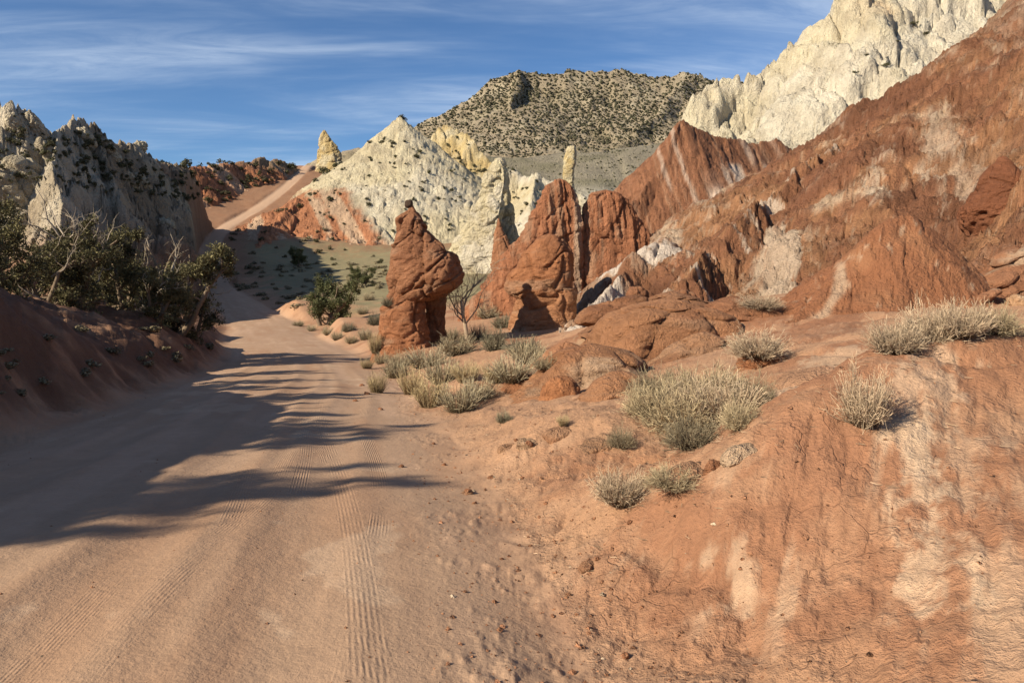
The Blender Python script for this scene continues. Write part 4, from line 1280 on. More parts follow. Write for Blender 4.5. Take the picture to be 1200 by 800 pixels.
def twig_shrub(seed, n=420, spread=1.25, hgt=1.0, w=0.006, c0=(0.075, 0.058, 0.038), c1=(0.49, 0.375, 0.255), sub=6, up=0.2, lean=(0, 0)):
    """one shrub of unit height: many stiff stems fanning out of a woody base, each with side twigs"""
    rng = np.random.default_rng(seed)
    az = rng.uniform(0, 2 * math.pi, n); pol = np.arccos(1 - rng.uniform(0, 1, n) * (1 - math.cos(min(1.45, spread))))
    ln = hgt * (0.62 + 0.38 * rng.uniform(0, 1, n)) * (1 - 0.10 * np.sin(pol)) * (0.85 + 0.15 * np.sin(3 * az + seed))
    r0 = 0.28 * np.sqrt(rng.uniform(0, 1, n))
    b = np.stack((r0 * np.cos(az), r0 * np.sin(az), np.zeros(n)), -1)
    d = np.stack((np.sin(pol) * np.cos(az) + lean[0], np.sin(pol) * np.sin(az) + lean[1], np.cos(pol)), -1)
    k = 4
    paths = np.zeros((n, k, 3))
    p = b; dd = d
    for j in range(k):
        paths[:, j] = p
        dd = dd + np.array((0, 0, up / k)) + rng.normal(size=(n, 3)) * 0.13
        dd /= np.linalg.norm(dd, axis=1, keepdims=True)
        p = p + dd * (ln / (k - 1))[:, None]
    parts = [ribbons(paths, w * 1.3, w * 0.5, c0, c1, rng)]
    for _ in range(sub):
        t = rng.uniform(0.35, 0.95, n)
        fi = t * (k - 1); i0 = np.minimum(fi.astype(int), k - 2); fr = (fi - i0)[:, None]
        st = paths[np.arange(n), i0] * (1 - fr) + paths[np.arange(n), i0 + 1] * fr
        d2 = dd + rng.normal(size=(n, 3)) * 0.7
        d2 /= np.linalg.norm(d2, axis=1, keepdims=True)
        l2 = ln * rng.uniform(0.10, 0.26, n)
        pp = np.stack((st, st + d2 * (l2 * 0.5)[:, None], st + (d2 + rng.normal(size=(n, 3)) * 0.2) * l2[:, None]), 1)
        cm = np.asarray(c0) * 0.45 + np.asarray(c1) * 0.55
        parts.append(ribbons(pp, w * 0.75, w * 0.4, cm, np.asarray(c1) * 1.08, rng, 0.22))
    co, q, col = join(parts)
    co[:, 2] = np.maximum(co[:, 2], -0.06)
    return co, q, col


STRAW = (0.50, 0.40, 0.255)
SHRUBS = []
for i, kw in enumerate((dict(n=520, spread=1.45), dict(n=520, spread=1.3, up=0.3), dict(n=460, lean=(-0.45, -0.15), spread=1.2), dict(n=540, c1=(0.42, 0.335, 0.205), spread=1.45, up=0.1),
                        dict(n=500, c0=(0.06, 0.048, 0.034), c1=(0.27, 0.22, 0.14), spread=1.45, up=0.1))):
    SHRUBS.append(mesh_np('twiggy_shrub', *[v for v in twig_shrub(700 + i, **kw)][:2], col=twig_shrub(700 + i, **kw)[2], smooth=False))
GRASS = []
for i, kw in enumerate((dict(n=320, sub=2, spread=0.8, up=0.1, c0=(0.20, 0.15, 0.085), c1=(0.46, 0.36, 0.20), w=0.007), dict(n=320, sub=2, spread=1.0, c0=(0.16, 0.13, 0.08), c1=(0.38, 0.32, 0.21), w=0.008),
                        dict(n=360, sub=4, spread=1.35, c0=(0.08, 0.07, 0.045), c1=(0.24, 0.21, 0.14), w=0.009), dict(n=340, sub=3, spread=1.2, c0=(0.13, 0.105, 0.07), c1=(0.36, 0.295, 0.185), w=0.009))):
    t_ = twig_shrub(720 + i, **kw)
    GRASS.append(mesh_np('dry_bush', t_[0], t_[1], col=t_[2], smooth=False))
for m_ in SHRUBS + GRASS:
    m_.materials.append(M_TWIG)


def plant(name, me, px, py, wpx, hpx, label, cat, group, rng, sink=0.06):
    """plant standing where the photo shows its foot at pixel (px, py)"""
    L_, n_, ob = hit(px, py)
    if L_ is None:
        return None
    k = L_[1] / FPX
    o = link(name, me)
    o.location = L_ - np.array((0, 0, sink * hpx * k))
    sx = wpx * k / 2.15
    o.scale = (sx, sx * rng.uniform(0.85, 1.1), hpx * k)
    o.rotation_euler = (0, 0, rng.uniform(0, 6.28) if 'lean' not in name else 0)
    return tag(o, label, cat, group)


rg = random.Random(5)
for px, py, w, h, v, lab in (
        (886, 416, 96, 46, 0, 'ball shaped straw coloured shrub on the orange slickrock block'),
        (795, 500, 130, 76, 3, None), (855, 488, 125, 72, 0, None), (770, 462, 95, 48, 4, None), (832, 462, 130, 50, 3, None), (886, 478, 70, 58, 4, None), (812, 522, 110, 54, 4, None), (760, 484, 90, 56, 3, None), (868, 500, 80, 50, 3, None), (815, 486, 110, 66, 0, None),
        (728, 522, 46, 34, 4, 'small dark mound of twigs left of the big shrub thicket'),
        (728, 588, 100, 58, 1, 'ragged straw shrub clinging to the bank below the shrub thicket'), (785, 568, 90, 34, 3, 'flat spreading shrub on the bank beside the ragged straw shrub'),
        (892, 360, 76, 24, 0, 'low pale shrub at the foot of the badland spur'),
        (1012, 494, 100, 96, 2, 'spiky straw shrub leaning out of the crest of the red mound'),
        (1050, 412, 96, 56, 1, None), (1088, 400, 110, 64, 0, None), (1124, 393, 100, 60, 1, None), (1165, 389, 84, 46, 3, None)):
    if lab is None:
        lab, grp = (({0: 'pale straw tipped shrub in the big thicket on the bank', 3: 'tan rounded shrub in the big thicket on the bank', 4: 'dark grey brown shrub in the big thicket on the bank'}[v], 'shrub thicket on the bank') if px < 1000 else
                    ('straw coloured shrub in the row along the crest of the red mound', 'shrubs along the mound crest'))
    else:
        grp = 'single shrubs on the right bank'
    plant('twiggy_shrub', SHRUBS[v], px, py, w, h, lab, 'shrub', grp, rg)
for px, py, w, h, v in ((500, 430, 90, 34, 1), (535, 415, 70, 34, 3), (465, 442, 60, 34, 1), (505, 476, 80, 52, 0), (540, 482, 90, 50, 1), (482, 462, 60, 46, 0), (560, 468, 70, 40, 3), (600, 445, 90, 44, 1), (622, 424, 70, 34, 3),
                        (580, 410, 44, 42, 2), (614, 416, 64, 34, 2), (442, 460, 44, 36, 0), (590, 494, 34, 20, 2), (580, 448, 60, 34, 0), (520, 448, 80, 44, 1), (546, 446, 70, 34, 0), (640, 432, 60, 26, 3), (660, 498, 30, 18, 0),
                        (440, 412, 34, 34, 0), (428, 398, 30, 22, 1), (412, 402, 26, 14, 3), (440, 380, 30, 20, 2), (425, 368, 26, 14, 1), (432, 352, 26, 14, 3), (408, 388, 26, 16, 2), (395, 398, 26, 16, 1), (384, 392, 22, 14, 3),
                        (455, 358, 24, 16, 2), (560, 398, 36, 26, 2), (530, 398, 30, 22, 1), (545, 402, 26, 22, 3), (470, 430, 46, 26, 3), (430, 432, 30, 18, 0), (448, 426, 30, 20, 3), (590, 384, 40, 24, 2), (570, 372, 40, 22, 3),
                        (365, 388, 20, 12, 1), (350, 382, 20, 10, 3)):
    where = 'beside the road left of the tall hoodoo' if px < 455 else ('below the tall hoodoo' if px < 560 else 'below the squat hoodoo')
    plant('dry_bush', GRASS[v], px, py, w, h, ('golden grass like tuft ', 'pale brown wispy bush ', 'dark grey twiggy bush ', 'tan brown twiggy bush ')[v] + where, 'bush', 'dry bushes around the hoodoos', rg)


# leafy bushes for the middle distance and the hills
def leaf_bush(seed, n=90, c=(0.075, 0.075, 0.038), size=0.16, tall=1.0):
    rng = np.random.default_rng(seed)
    nb = 7
    cen = np.stack((rng.normal(size=nb) * 0.30, rng.normal(size=nb) * 0.30, 0.25 + rng.uniform(0, 0.5, nb) * tall), -1)
    rad = rng.uniform(0.22, 0.40, nb)
    w = rng.integers(0, nb, n)
    dr = rng.normal(size=(n, 3)); dr /= np.linalg.norm(dr, axis=1, keepdims=True)
    p = cen[w] + dr * (rad[w] * rng.uniform(0.55, 1.0, n)**0.5)[:, None]
    p[:, 2] = np.abs(p[:, 2])
    a = rng.normal(size=(n, 3)); a -= dr * (a * dr).sum(1, keepdims=True) * 0.6; a /= np.linalg.norm(a, axis=1, keepdims=True)
    b = np.cross(dr, a); b /= np.linalg.norm(b, axis=1, keepdims=True)
    s = size * rng.uniform(0.6, 1.3, n)[:, None]
    co = np.stack((p - a * s, p - b * s * 0.6, p + a * s, p + b * s * 0.6), 1).reshape(-1, 3)
    q = np.arange(n * 4).reshape(-1, 4)
    cc = np.asarray(c)[None] * (1 + 0.3 * rng.normal(size=(n, 1)))
    return co, q, np.repeat(np.clip(cc, 0.012, 0.5), 4, 0)


BUSH_D = []
BUSH_G = []
for i in range(4):
    t_ = leaf_bush(800 + i, 300, (0.085, 0.080, 0.042), 0.11, 1.0 + 0.2 * i)
    BUSH_D.append(mesh_np('juniper_bush', t_[0], t_[1], col=t_[2], smooth=False))
    t_ = leaf_bush(820 + i, 170, (0.20, 0.165, 0.10), 0.13, 0.7)
    BUSH_G.append(mesh_np('sage_bush', t_[0], t_[1], col=t_[2], smooth=False))
for m_ in BUSH_D + BUSH_G:
    m_.materials.append(M_LEAF)


def bush_at(name, me, loc, size, tall, label, group, cat='bush'):
    o = link(name, me)
    o.location = loc
    o.scale = (size, size, size * tall)
    o.rotation_euler = (0, 0, rg.uniform(0, 6.28))
    return tag(o, label, cat, group)


def scatter(n, poly, meshes, spx, tall, name, label, group, only=None, sky=None, cat='bush'):
    """n bushes at random spots of a pixel box (x0, x1, y-top line, y-bottom line)"""
    got = 0; tries = 0
    while got < n and tries < n * 6:
        tries += 1
        px = rg.uniform(poly[0], poly[1])
        f = (px - poly[0]) / (poly[1] - poly[0])
        ya = np.interp(f, *poly[2]); yb = np.interp(f, *poly[3])
        py = rg.uniform(ya, yb)
        L_, n_, ob = hit(px, py)
        if L_ is None or (only and not any(ob.startswith(q) for q in only)):
            continue
        s = rg.uniform(*spx) * L_[1] / FPX
        bush_at(name, rg.choice(meshes), L_ - np.array((0, 0, 0.12 * s)), s / 1.3, rg.uniform(*tall), label, group, cat)
        got += 1


scatter(85, (360, 600, ((0, .15, .45, 1), (215, 195, 142, 260)), ((0, .3, 1), (240, 300, 300))), BUSH_D, (2.2, 8), (0.6, 0.9), 'juniper_bush', 'small dark bush dotting the pale cream hill', 'bushes on the pale cream hill', only=('white_hill',))
scatter(26, (505, 740, ((0, 1), (150, 240)), ((0, 1), (260, 290))), BUSH_D, (3.5, 8), (0.6, 0.9), 'juniper_bush', 'dark bush on the cream mound or yellow crag behind the pale cream hill', 'bushes behind the pale cream hill', only=('yellow_crag', 'cream_mound'))
scatter(150, (0, 245, ((0, .4, .8, 1), (128, 150, 186, 200)), ((0, .4, .8, 1), (215, 225, 235, 245))), BUSH_D, (4, 12), (0.7, 1.0), 'scrub_bush', 'dark scrubby bush rooted on the shaded left hill', 'scrub on the left hill', only=('left_hill', 'rock_fin'))
scatter(45, (240, 350, ((0, 1), (190, 192)), ((0, 1), (240, 235))), BUSH_D, (5, 10), (0.6, 0.9), 'juniper_bush', 'dark bush on the orange road cut hillside', 'bushes on the road cut hill', only=('red_cut_hill',))
scatter(36, (270, 460, ((0, .4, 1), (270, 228, 240)), ((0, 1), (312, 312))), BUSH_D + BUSH_G, (4, 10), (0.6, 0.9), 'juniper_bush', 'scrubby bush on the gullied badland slope right of the climbing road', 'bushes on the gullied slope', only=('red_badland', 'ground'))
scatter(95, (268, 470, ((0, 1), (315, 306)), ((0, .35, 1), (352, 362, 338))), BUSH_G, (7, 15), (0.45, 0.7), 'sage_bush', 'low grey sage bush on the meadow beyond the bend', 'sage on the meadow', only=('ground',))
scatter(6, (990, 1090, ((0, 1), (40, 20)), ((0, 1), (110, 90))), BUSH_D, (6, 11), (0.5, 0.7), 'juniper_bush', 'dark bush on a ledge of the white cliff', 'bushes on the white cliff', only=('white_cliff',))


scatter(24, (0, 262, ((0, 1), (372, 392)), ((0, .5, 1), (470, 436, 416))), BUSH_G, (10, 26), (0.5, 0.8), 'bank_bush', 'low brown bush under the junipers of the left bank', 'bushes on the left bank', only=('ground',))


# skyline bushes: foot on the crest
def crest_bush(px, py, hpx, d, label, group, tall=1.0):
    q = P(px, py, d)
    z = down(q[0], q[1])
    s = hpx * d / FPX / 1.15
    bush_at('juniper_tree', rg.choice(BUSH_D), (q[0], q[1], z - 0.1 * s), s, tall, label, group, 'tree')


for px in range(208, 346, 5):
    crest_bush(px + rg.uniform(-2, 2), 190, rg.uniform(6, 12), np.interp(px, (208, 345), (236, 312)) + rg.uniform(-3, 8), 'dark juniper on the skyline above the road cut hill', 'junipers above the road cut', rg.uniform(0.7, 1.1))
for px, h, d in ((12, 6, 74), (30, 5, 78), (52, 15, 84), (60, 12, 86), (66, 14, 88), (80, 11, 92), (112, 9, 101), (122, 12, 106), (132, 8, 110), (140, 7, 113), (150, 9, 118), (187, 16, 144), (193, 12, 148), (216, 18, 166), (222, 14, 172)):
    crest_bush(px, 150, h * 0.75, d, 'dark juniper standing on the crest of the shaded left hill', 'junipers on the left hill crest', 1.1)
for px, py, h, d in ((471, 138, 9, 233), (462, 146, 6, 233), (455, 150, 6, 234), (448, 158, 8, 235), (436, 162, 9, 236), (426, 172, 7, 238), (405, 184, 10, 242), (396, 190, 10, 245), (412, 178, 9, 250), (420, 176, 8, 256), (428, 170, 8, 262), (404, 180, 8, 268),
                     (386, 194, 9, 262), (378, 208, 14, 255), (372, 216, 14, 250), (380, 222, 10, 244), (394, 212, 9, 240), (385, 232, 10, 232)):
    crest_bush(px, py, h, d, 'dark juniper on the left shoulder of the pale cream hill', 'junipers on the cream hill shoulder', 0.9)


# scrub woodland of the mesa: thousands of tiny crowns, one mass
def woodland(n, name, box, only, size, label, seed, c=(0.055, 0.052, 0.03)):
    rng = np.random.default_rng(seed)
    pts = []
    for _ in range(n):
        px = rng.uniform(box[0], box[1]); py = rng.uniform(box[2], box[3])
        L_, n_, ob = hit(px, py)
        if L_ is None or not ob.startswith(only):
            continue
        pts.append(L_)
    pts = np.array(pts)
    dn = fbm2(pts[:, 0], pts[:, 1], 0.012, 3, seed) + 0.4 * fbm2(pts[:, 0], pts[:, 1], 0.06, 2, seed + 1)
    pts = pts[dn + rng.uniform(-0.45, 1.1, len(pts)) > 0]
    m = len(pts)
    base = np.array(((1, 0, 0), (0.3, 0.95, 0), (-0.8, 0.6, 0), (-0.8, -0.6, 0), (0.3, -0.95, 0), (0.1, 0, 0.75), (0, 0, -0.6), (0.55, 0.3, 0.6), (-0.45, -0.3, 0.65)))
    fc = np.array(((0, 1, 7), (1, 2, 5), (2, 3, 8), (3, 4, 8), (4, 0, 7), (7, 1, 5), (5, 2, 8), (8, 4, 5), (5, 4, 7), (1, 0, 6), (2, 1, 6), (3, 2, 6), (4, 3, 6), (0, 4, 6)))
    s = (size[0] + (size[1] - size[0]) * rng.uniform(0, 1, (m, 1, 1))**1.6) * (pts[:, 1] / FPX)[:, None, None]
    v = base[None] * s * (1 + 0.3 * rng.normal(size=(m, 9, 3))) + pts[:, None] + np.array((0, 0, 0.25)) * s
    tr = (fc[None] + (np.arange(m) * 9)[:, None, None]).reshape(-1, 3)
    col = np.repeat(np.clip(np.asarray(c)[None] * (1 + 0.3 * rng.normal(size=(m, 1))), 0.012, 0.3), 9, 0)
    o = link(name, mesh_np(name, v.reshape(-1, 3), None, tr, col=col, smooth=False), M_LEAF)
    tag(o, label, 'woodland', kind='stuff')


woodland(21000, 'scrub_woodland', (430, 920, 80, 190), 'mesa', (0.7, 2.0), 'dark pinyon and juniper woodland speckling the mesa', 900)
woodland(900, 'slope_scrub', (540, 860, 165, 235), 'grey_slope', (0.8, 1.5), 'fine scrub speckling the grey slope below the mesa', 901, (0.11, 0.105, 0.06))


# ------------------------------------------------------------------ junipers
def tube(path, r0, r1, ns=6):
    path = np.asarray(path); k = len(path)
    t = np.gradient(path, axis=0); t /= np.linalg.norm(t, axis=1, keepdims=True) + 1e-9
    ref = np.array((0.31, 0.93, 0.17))
    u = np.cross(t, ref); u /= np.linalg.norm(u, axis=1, keepdims=True) + 1e-9
    v = np.cross(t, u)
    r = np.linspace(r0, r1, k)[:, None, None]
    an = np.linspace(0, 2 * math.pi, ns, endpoint=False)
    co = path[:, None] + r * (np.cos(an)[None, :, None] * u[:, None] + np.sin(an)[None, :, None] * v[:, None])
    i = np.arange(k * ns).reshape(k, ns); j = np.roll(i, -1, 1)
    q = np.stack((i[:-1], j[:-1], j[1:], i[1:]), -1).reshape(-1, 4)
    return co.reshape(-1, 3), q


def wander(p, d, ln, k, rng, wob=0.25, up=0.0):
    pts = [np.array(p, float)]
    d = np.array(d, float)
    for _ in range(k):
        d = d + rng.normal(size=3) * wob + np.array((0, 0, up))
        d /= np.linalg.norm(d)
        pts.append(pts[-1] + d * ln / k)
    return np.array(pts), d


def make_juniper(seed, h=3.6, w=3.2, dead=10, dens=1.0, green=(0.125, 0.112, 0.055), bare=0.0):
    rng = np.random.default_rng(seed)
    wood, deadw, leaves = [], [], []
    bark = (0.17, 0.125, 0.085); grey = (0.32, 0.265, 0.20)
    tips = []
    ntr = 3
    for k in range(ntr):
        az = rng.uniform(0, 6.28)
        d = (0.45 * math.cos(az), 0.45 * math.sin(az), 1)
        path, de = wander((0.12 * math.cos(az), 0.12 * math.sin(az), -0.25), d, h * rng.uniform(0.65, 0.85), 7, rng, 0.16, 0.05)
        co, q = tube(path, 0.13, 0.03, 7); wood.append((co, q, np.tile(bark, (len(co), 1))))
        for j in range(9):
            f = rng.uniform(0.12, 1.0)
            i = min(int(f * 7), 6); p = path[i] * (1 - (f * 7 - i)) + path[i + 1] * (f * 7 - i)
            a2 = rng.uniform(0, 6.28)
            ln = w * 0.5 * rng.uniform(0.55, 1.0) * (1.1 - 0.55 * f)
            bp, bd = wander(p, (math.cos(a2), math.sin(a2), 0.25 + 0.6 * f), ln, 5, rng, 0.28, 0.06)
            isdead = rng.uniform() < bare
            co, q = tube(bp, 0.045 * (1.2 - f * 0.6), 0.010, 5)
            (deadw if isdead else wood).append((co, q, np.tile(grey if isdead else bark, (len(co), 1))))
            for m in range(5):
                g = rng.uniform(0.35, 1.0)
                i2 = min(int(g * 5), 4); p2 = bp[i2] * (1 - (g * 5 - i2)) + bp[i2 + 1] * (g * 5 - i2)
                tp, td = wander(p2, bd + rng.normal(size=3) * 0.7, ln * 0.38, 3, rng, 0.3, 0.12)
                if isdead or m < 2:
                    co, q = tube(tp, 0.014, 0.004, 3)
                    (deadw if isdead else wood).append((co, q, np.tile(grey if isdead else bark, (len(co), 1))))
                if not isdead:
                    tips += [tp[-1], tp[1]]
    for _ in range(dead):
        a2 = rng.uniform(0, 6.28)
        p = np.array((0.25 * math.cos(a2), 0.25 * math.sin(a2), h * rng.uniform(0.1, 0.7)))
        bp, bd = wander(p, (math.cos(a2), math.sin(a2), rng.uniform(0.1, 1.6)), w * rng.uniform(0.4, 0.68), 6, rng, 0.22, 0.03)
        co, q = tube(bp, 0.032, 0.007, 5); deadw.append((co, q, np.tile(grey, (len(co), 1))))
        for m in range(7):
            i2 = rng.integers(2, 7)
            tp, td = wander(bp[i2], bd + rng.normal(size=3) * 0.8, w * 0.16, 3, rng, 0.3, 0.1)
            co, q = tube(tp, 0.010, 0.003, 3); deadw.append((co, q, np.tile(grey, (len(co), 1))))
    tips = np.array(tips)
    n = int(46 * dens)
    m = len(tips) * n
    cen = np.repeat(tips, n, 0)
    rad = np.repeat(rng.uniform(0.14, 0.30, len(tips)), n)
    dr = rng.normal(size=(m, 3)); dr /= np.linalg.norm(dr, axis=1, keepdims=True)
    p = cen + dr * (rad * rng.uniform(0, 1, m)**0.45)[:, None] * np.array((1, 1, 0.85))
    a = dr + np.array((0, 0, 0.6)) + rng.normal(size=(m, 3)) * 0.5; a /= np.linalg.norm(a, axis=1, keepdims=True)
    b = np.cross(a, rng.normal(size=(m, 3))); b /= np.linalg.norm(b, axis=1, keepdims=True)
    s = rng.uniform(0.030, 0.070, m)[:, None]
    co = np.stack((p - a * s, p + b * s * 0.42, p + a * s, p - b * s * 0.42), 1).reshape(-1, 3)
    tone = np.repeat(1 + 0.25 * rng.normal(size=len(tips)), n) * (1 + 0.2 * rng.normal(size=m))
    warm = np.repeat(rng.uniform(0, 1, len(tips)), n)[:, None]
    cc = (np.asarray(green)[None] * (1 - 0.4 * warm) + np.array((0.15, 0.125, 0.055))[None] * 0.4 * warm) * tone[:, None]
    lv = (co, np.arange(m * 4).reshape(-1, 4), np.repeat(np.clip(cc, 0.012, 0.4), 4, 0))
    tr = join(wood)
    res = {'trunk': mesh_np('trunk', tr[0], tr[1], col=tr[2]), 'crown': mesh_np('crown', lv[0], lv[1], col=lv[2], smooth=False)}
    res['trunk'].materials.append(M_WOOD); res['crown'].materials.append(M_LEAF)
    if deadw:
        dw = join(deadw)
        res['dead_branches'] = mesh_np('dead_branches', dw[0], dw[1], col=dw[2]); res['dead_branches'].materials.append(M_WOOD)
    return res


JUN = [make_juniper(1, dead=3), make_juniper(2, dead=11, bare=0.3, dens=0.9, green=(0.15, 0.135, 0.068)), make_juniper(3, h=3.4, w=3.6, dead=4, bare=0.08), make_juniper(4, h=3.8, w=2.6, dead=6, bare=0.12), make_juniper(5, h=3.0, w=3.0, dead=0, dens=1.4, green=(0.082, 0.092, 0.040))]


def juniper(kind, x, y, sc, rz, label, group):
    t = empty('juniper_tree', (x, y, down(x, y, 60) - 0.05), rz, sc)
    for nm, me in JUN[kind].items():
        o = link(nm, me, None, t)
        if nm == 'dead_branches':
            o['kind'] = 'stuff'
    return tag(t, label, 'tree', group)


GJ = 'junipers on the left bank'
for kind, px, d, sc, rz, lab in ((0, 5, 20, 0.78, 0.4, 'dense green juniper at the dark end of the left bank'), (1, 84, 25, 0.98, 1.2, 'half dead juniper with pale grey branches on the left bank'),
                                 (2, 52, 24, 0.85, 2.4, 'low spreading juniper beside the half dead one on the left bank'), (0, 138, 27, 0.95, 3.3, 'shaggy juniper in the middle of the left bank row'),
                                 (3, 200, 28, 1.15, 0.2, 'juniper with bare spiky top where the left bank meets the road'), (2, 228, 29.5, 0.78, 5.0, 'low juniper at the tip of the left bank by the road'),
                                 (3, 168, 30.5, 1.05, 4.0, 'narrow juniper behind the left bank row'), (0, 108, 30, 0.9, 5.5, 'dark juniper half hidden behind the half dead one'), (2, 182, 26.5, 0.7, 1.0, 'low bushy juniper in front of the narrow one')):
    juniper(kind, (px - 600) / FPX * d, d, sc, rz, lab, GJ)
for i in range(32):
    y = -11 + i * 0.92
    x = -12.0 - 0.9 * (i % 2) - 1.6 * (i % 3) + 0.4 * math.sin(i * 2.1)
    if x / max(y, 0.1) > -0.68 and y > 2:
        x = -0.72 * y - 1.0
    juniper((0, 4, 2, 3)[i % 4], x, y, 0.56 + 0.18 * math.sin(i * 1.7), i * 1.3, 'juniper of the row shading the near end of the dirt road', 'junipers shading the near road')
GG = 'green junipers by the meadow'
L_, n_, ob_ = hit(380, 381)
juniper(4, L_[0], L_[1], 66 * L_[1] / FPX / 2.9, 1.0, 'rounded dark green juniper between the road and the tall hoodoo', GG)
L_, n_, ob_ = hit(422, 336)
juniper(4, L_[0], L_[1], 28 * L_[1] / FPX / 2.9, 2.0, 'small distant green juniper on the meadow near the tall hoodoo', GG)
L_, n_, ob_ = hit(350, 312)
juniper(4, L_[0], L_[1], 26 * L_[1] / FPX / 2.9, 3.0, 'dusky juniper at the foot of the gullied badland slope', GG)


# --- leafless little tree between the hoodoos
def make_bare_tree(seed, h):
    rng = np.random.default_rng(seed)
    tr, br = [], []
    grey = (0.30, 0.235, 0.165)
    path, d0 = wander((0, 0, -0.2), (0.03, 0, 1), h * 0.55, 6, rng, 0.10, 0.05)
    co, q = tube(path, 0.10, 0.055, 8); tr.append((co, q, np.tile((0.34, 0.26, 0.18), (len(co), 1))))

    def grow(p, d, ln, r, lev):
        bp, bd = wander(p, d, ln, 5, rng, 0.20, 0.03)
        co, q = tube(bp, r, r * 0.45, 5 if lev < 2 else 3); br.append((co, q, np.tile(grey, (len(co), 1)) * (1 + 0.1 * rng.normal())))
        if lev >= 4:
            return
        for _ in range(4 if lev < 3 else 3):
            i = rng.integers(2, 6)
            grow(bp[i], bd + rng.normal(size=3) * 0.65 + np.array((0, 0, 0.1)), ln * rng.uniform(0.5, 0.72), r * 0.5, lev + 1)
    for k in range(7):
        i = rng.integers(3, 7)
        az = k * 2.4
        grow(path[i], np.array((0.8 * math.cos(az), 0.8 * math.sin(az), 0.75)), h * 0.36, 0.035, 1)
    a = join(tr); b = join(br)
    return mesh_np('trunk', a[0], a[1], col=a[2]), mesh_np('branches', b[0], b[1], col=b[2])


L_, n_, ob_ = hit(547, 402)
t = tag(empty('bare_tree', L_), 'leafless grey tree standing between the two hoodoos', 'tree')
for nm, me in zip(('trunk', 'branches'), make_bare_tree(14, 105 * L_[1] / FPX)):
    link(nm, me, M_WOOD, t)


# ------------------------------------------------------------------ stones and clods
STONES = []
for i in range(5):
    co, q, tr, col = blob_data((0, 0, 0), (1, 0.8, 0.62), (0, 0, 0), lambda x, y, z: mixc(flat((0.30, 0.135, 0.07), len(x)), (0.40, 0.22, 0.13), sstep(-0.2, 0.4, fbm3(x, y, z, 2, 3, 5))), 0.22, 1.2, 0.16, 1.3, 3.0, 12, 50 + i)
    me = mesh_np('stone', co, q, tr, col=col); me.materials.append(M_BOULDER); STONES.append(me)
for px, py, s in ((733, 768, 9), (690, 666, 8), (700, 655, 6), (738, 612, 6), (520, 545, 5), (470, 547, 6), (548, 575, 6), (575, 560, 7), (556, 590, 5), (600, 612, 5), (588, 655, 4), (648, 722, 5), (664, 700, 4), (676, 720, 4), (690, 742, 5), (622, 640, 4),
                  (752, 712, 5), (765, 725, 4), (795, 745, 4), (716, 690, 4), (640, 590, 5), (632, 606, 4), (612, 560, 4), (430, 462, 6), (424, 452, 5), (416, 470, 5), (446, 480, 5), (508, 520, 4), (620, 520, 8), (605, 516, 5), (845, 700, 4), (870, 655, 4)):
    L_, n_, ob_ = hit(px, py)
    k = L_[1] / FPX
    o = link('stone', rg.choice(STONES)); o.location = L_ + np.array((0, 0, 0.08 * s * k)); o.scale = (s * k * 0.6,) * 3; o.rotation_euler = (rg.uniform(-.4, .4), rg.uniform(-.4, .4), rg.uniform(0, 6.28))
    tag(o, 'reddish stone lying on the verge right of the dirt road', 'stone', 'stones on the right verge')


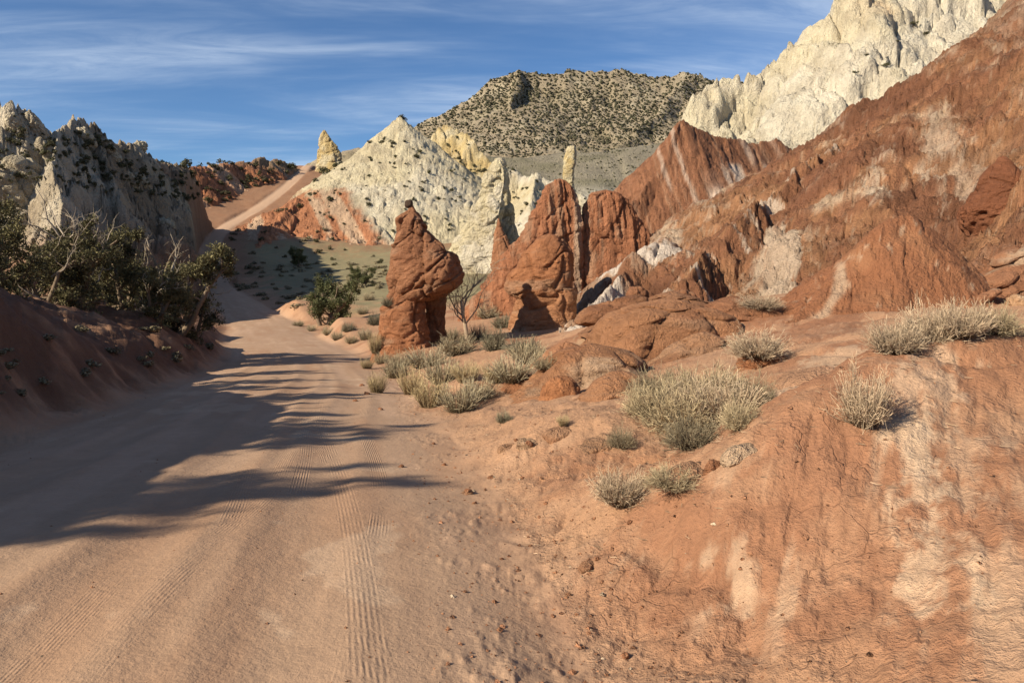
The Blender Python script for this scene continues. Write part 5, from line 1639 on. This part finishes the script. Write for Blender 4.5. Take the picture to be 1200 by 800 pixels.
def pebbles(n, seed):
    rng = np.random.default_rng(seed)
    vb = np.array([(1, 0, 0), (0.2, 0.9, 0.1), (-0.9, 0.3, 0), (-0.3, -0.9, 0), (0.5, -0.5, 0.1), (0.1, 0.1, 0.7), (-0.3, 0.1, 0.6)])
    fc = np.array([(0, 1, 5), (1, 6, 5), (1, 2, 6), (2, 3, 6), (3, 5, 6), (3, 4, 5), (4, 0, 5)])
    y = np.exp(rng.uniform(math.log(2.6), math.log(30), n))
    side = rng.normal(size=n) * 0.55 + HALF + 0.45
    side = np.where(rng.uniform(0, 1, n) < 0.30, rng.uniform(-2.6, 2.6, n), side)
    side = np.where(rng.uniform(0, 1, n) < 0.25, HALF + rng.uniform(0.3, 4.0, n), side)
    x = road_x(y) + side * 1.02
    z = ground_z(x, y)
    s = (rng.pareto(2.2, n) * 0.005 + 0.004)
    s = np.minimum(s, 0.022) * np.where(np.abs(side) < HALF - 0.3, 0.55, 1.0)
    an = rng.uniform(0, 6.28, n)
    ca, sa = np.cos(an)[:, None], np.sin(an)[:, None]
    v = vb[None] * s[:, None, None] * (1 + 0.25 * rng.normal(size=(n, 7, 3)))
    v = np.stack((v[..., 0] * ca - v[..., 1] * sa, v[..., 0] * sa + v[..., 1] * ca, v[..., 2]), -1) + np.stack((x, y, z), -1)[:, None]
    col = np.where(rng.uniform(0, 1, (n, 1)) < 0.05, np.array([[0.48, 0.36, 0.25]]), np.array([[0.34, 0.165, 0.09]])) * (1 + 0.2 * rng.normal(size=(n, 1)))
    o = link('pebbles', mesh_np('pebbles', v.reshape(-1, 3), None, (fc[None] + (np.arange(n) * 7)[:, None, None]).reshape(-1, 3), col=np.repeat(np.clip(col, 0.02, 0.7), 7, 0), smooth=False), M_BOULDER)
    tag(o, 'small pebbles and clods strewn over the road edge', 'pebbles', kind='stuff')


pebbles(5200, 77)


def litter(n, seed):
    """dead twigs and straw lying round the shrubs of the right bank"""
    rng = np.random.default_rng(seed)
    src = [o.location for o in C.objects if o.name.startswith(('twiggy_shrub', 'dry_bush'))]
    src = np.array([(v[0], v[1]) for v in src if 3 < v[1] < 32])
    c = src[rng.integers(0, len(src), n)]
    xy = c + rng.normal(size=(n, 2)) * 0.42 * (0.6 + c[:, 1:2] * 0.035)
    keep = np.abs(road_t(xy[:, 0], xy[:, 1])) > HALF
    xy = xy[keep]; n = len(xy)
    z = ground_z(xy[:, 0], xy[:, 1]) + 0.012
    p = np.concatenate((xy, z[:, None]), 1)
    an = rng.uniform(0, 6.28, n); ln = rng.uniform(0.02, 0.085, n)[:, None]
    d = np.stack((np.cos(an), np.sin(an), rng.normal(size=n) * 0.12), -1)
    b = np.cross(d, (0, 0, 1)) * rng.normal(size=(n, 1)) * 0.2
    paths = np.stack((p - d * ln / 2, p + b * ln, p + d * ln / 2), 1)
    co, q, col = ribbons(paths, 0.0022, 0.0014, (0.20, 0.14, 0.09), (0.32, 0.23, 0.15), rng, 0.3)
    o = link('twig_litter', mesh_np('twig_litter', co, q, col=col, smooth=False), M_TWIG)
    tag(o, 'dead twigs and straw lying around the shrubs', 'litter', kind='stuff')


litter(3000, 99)
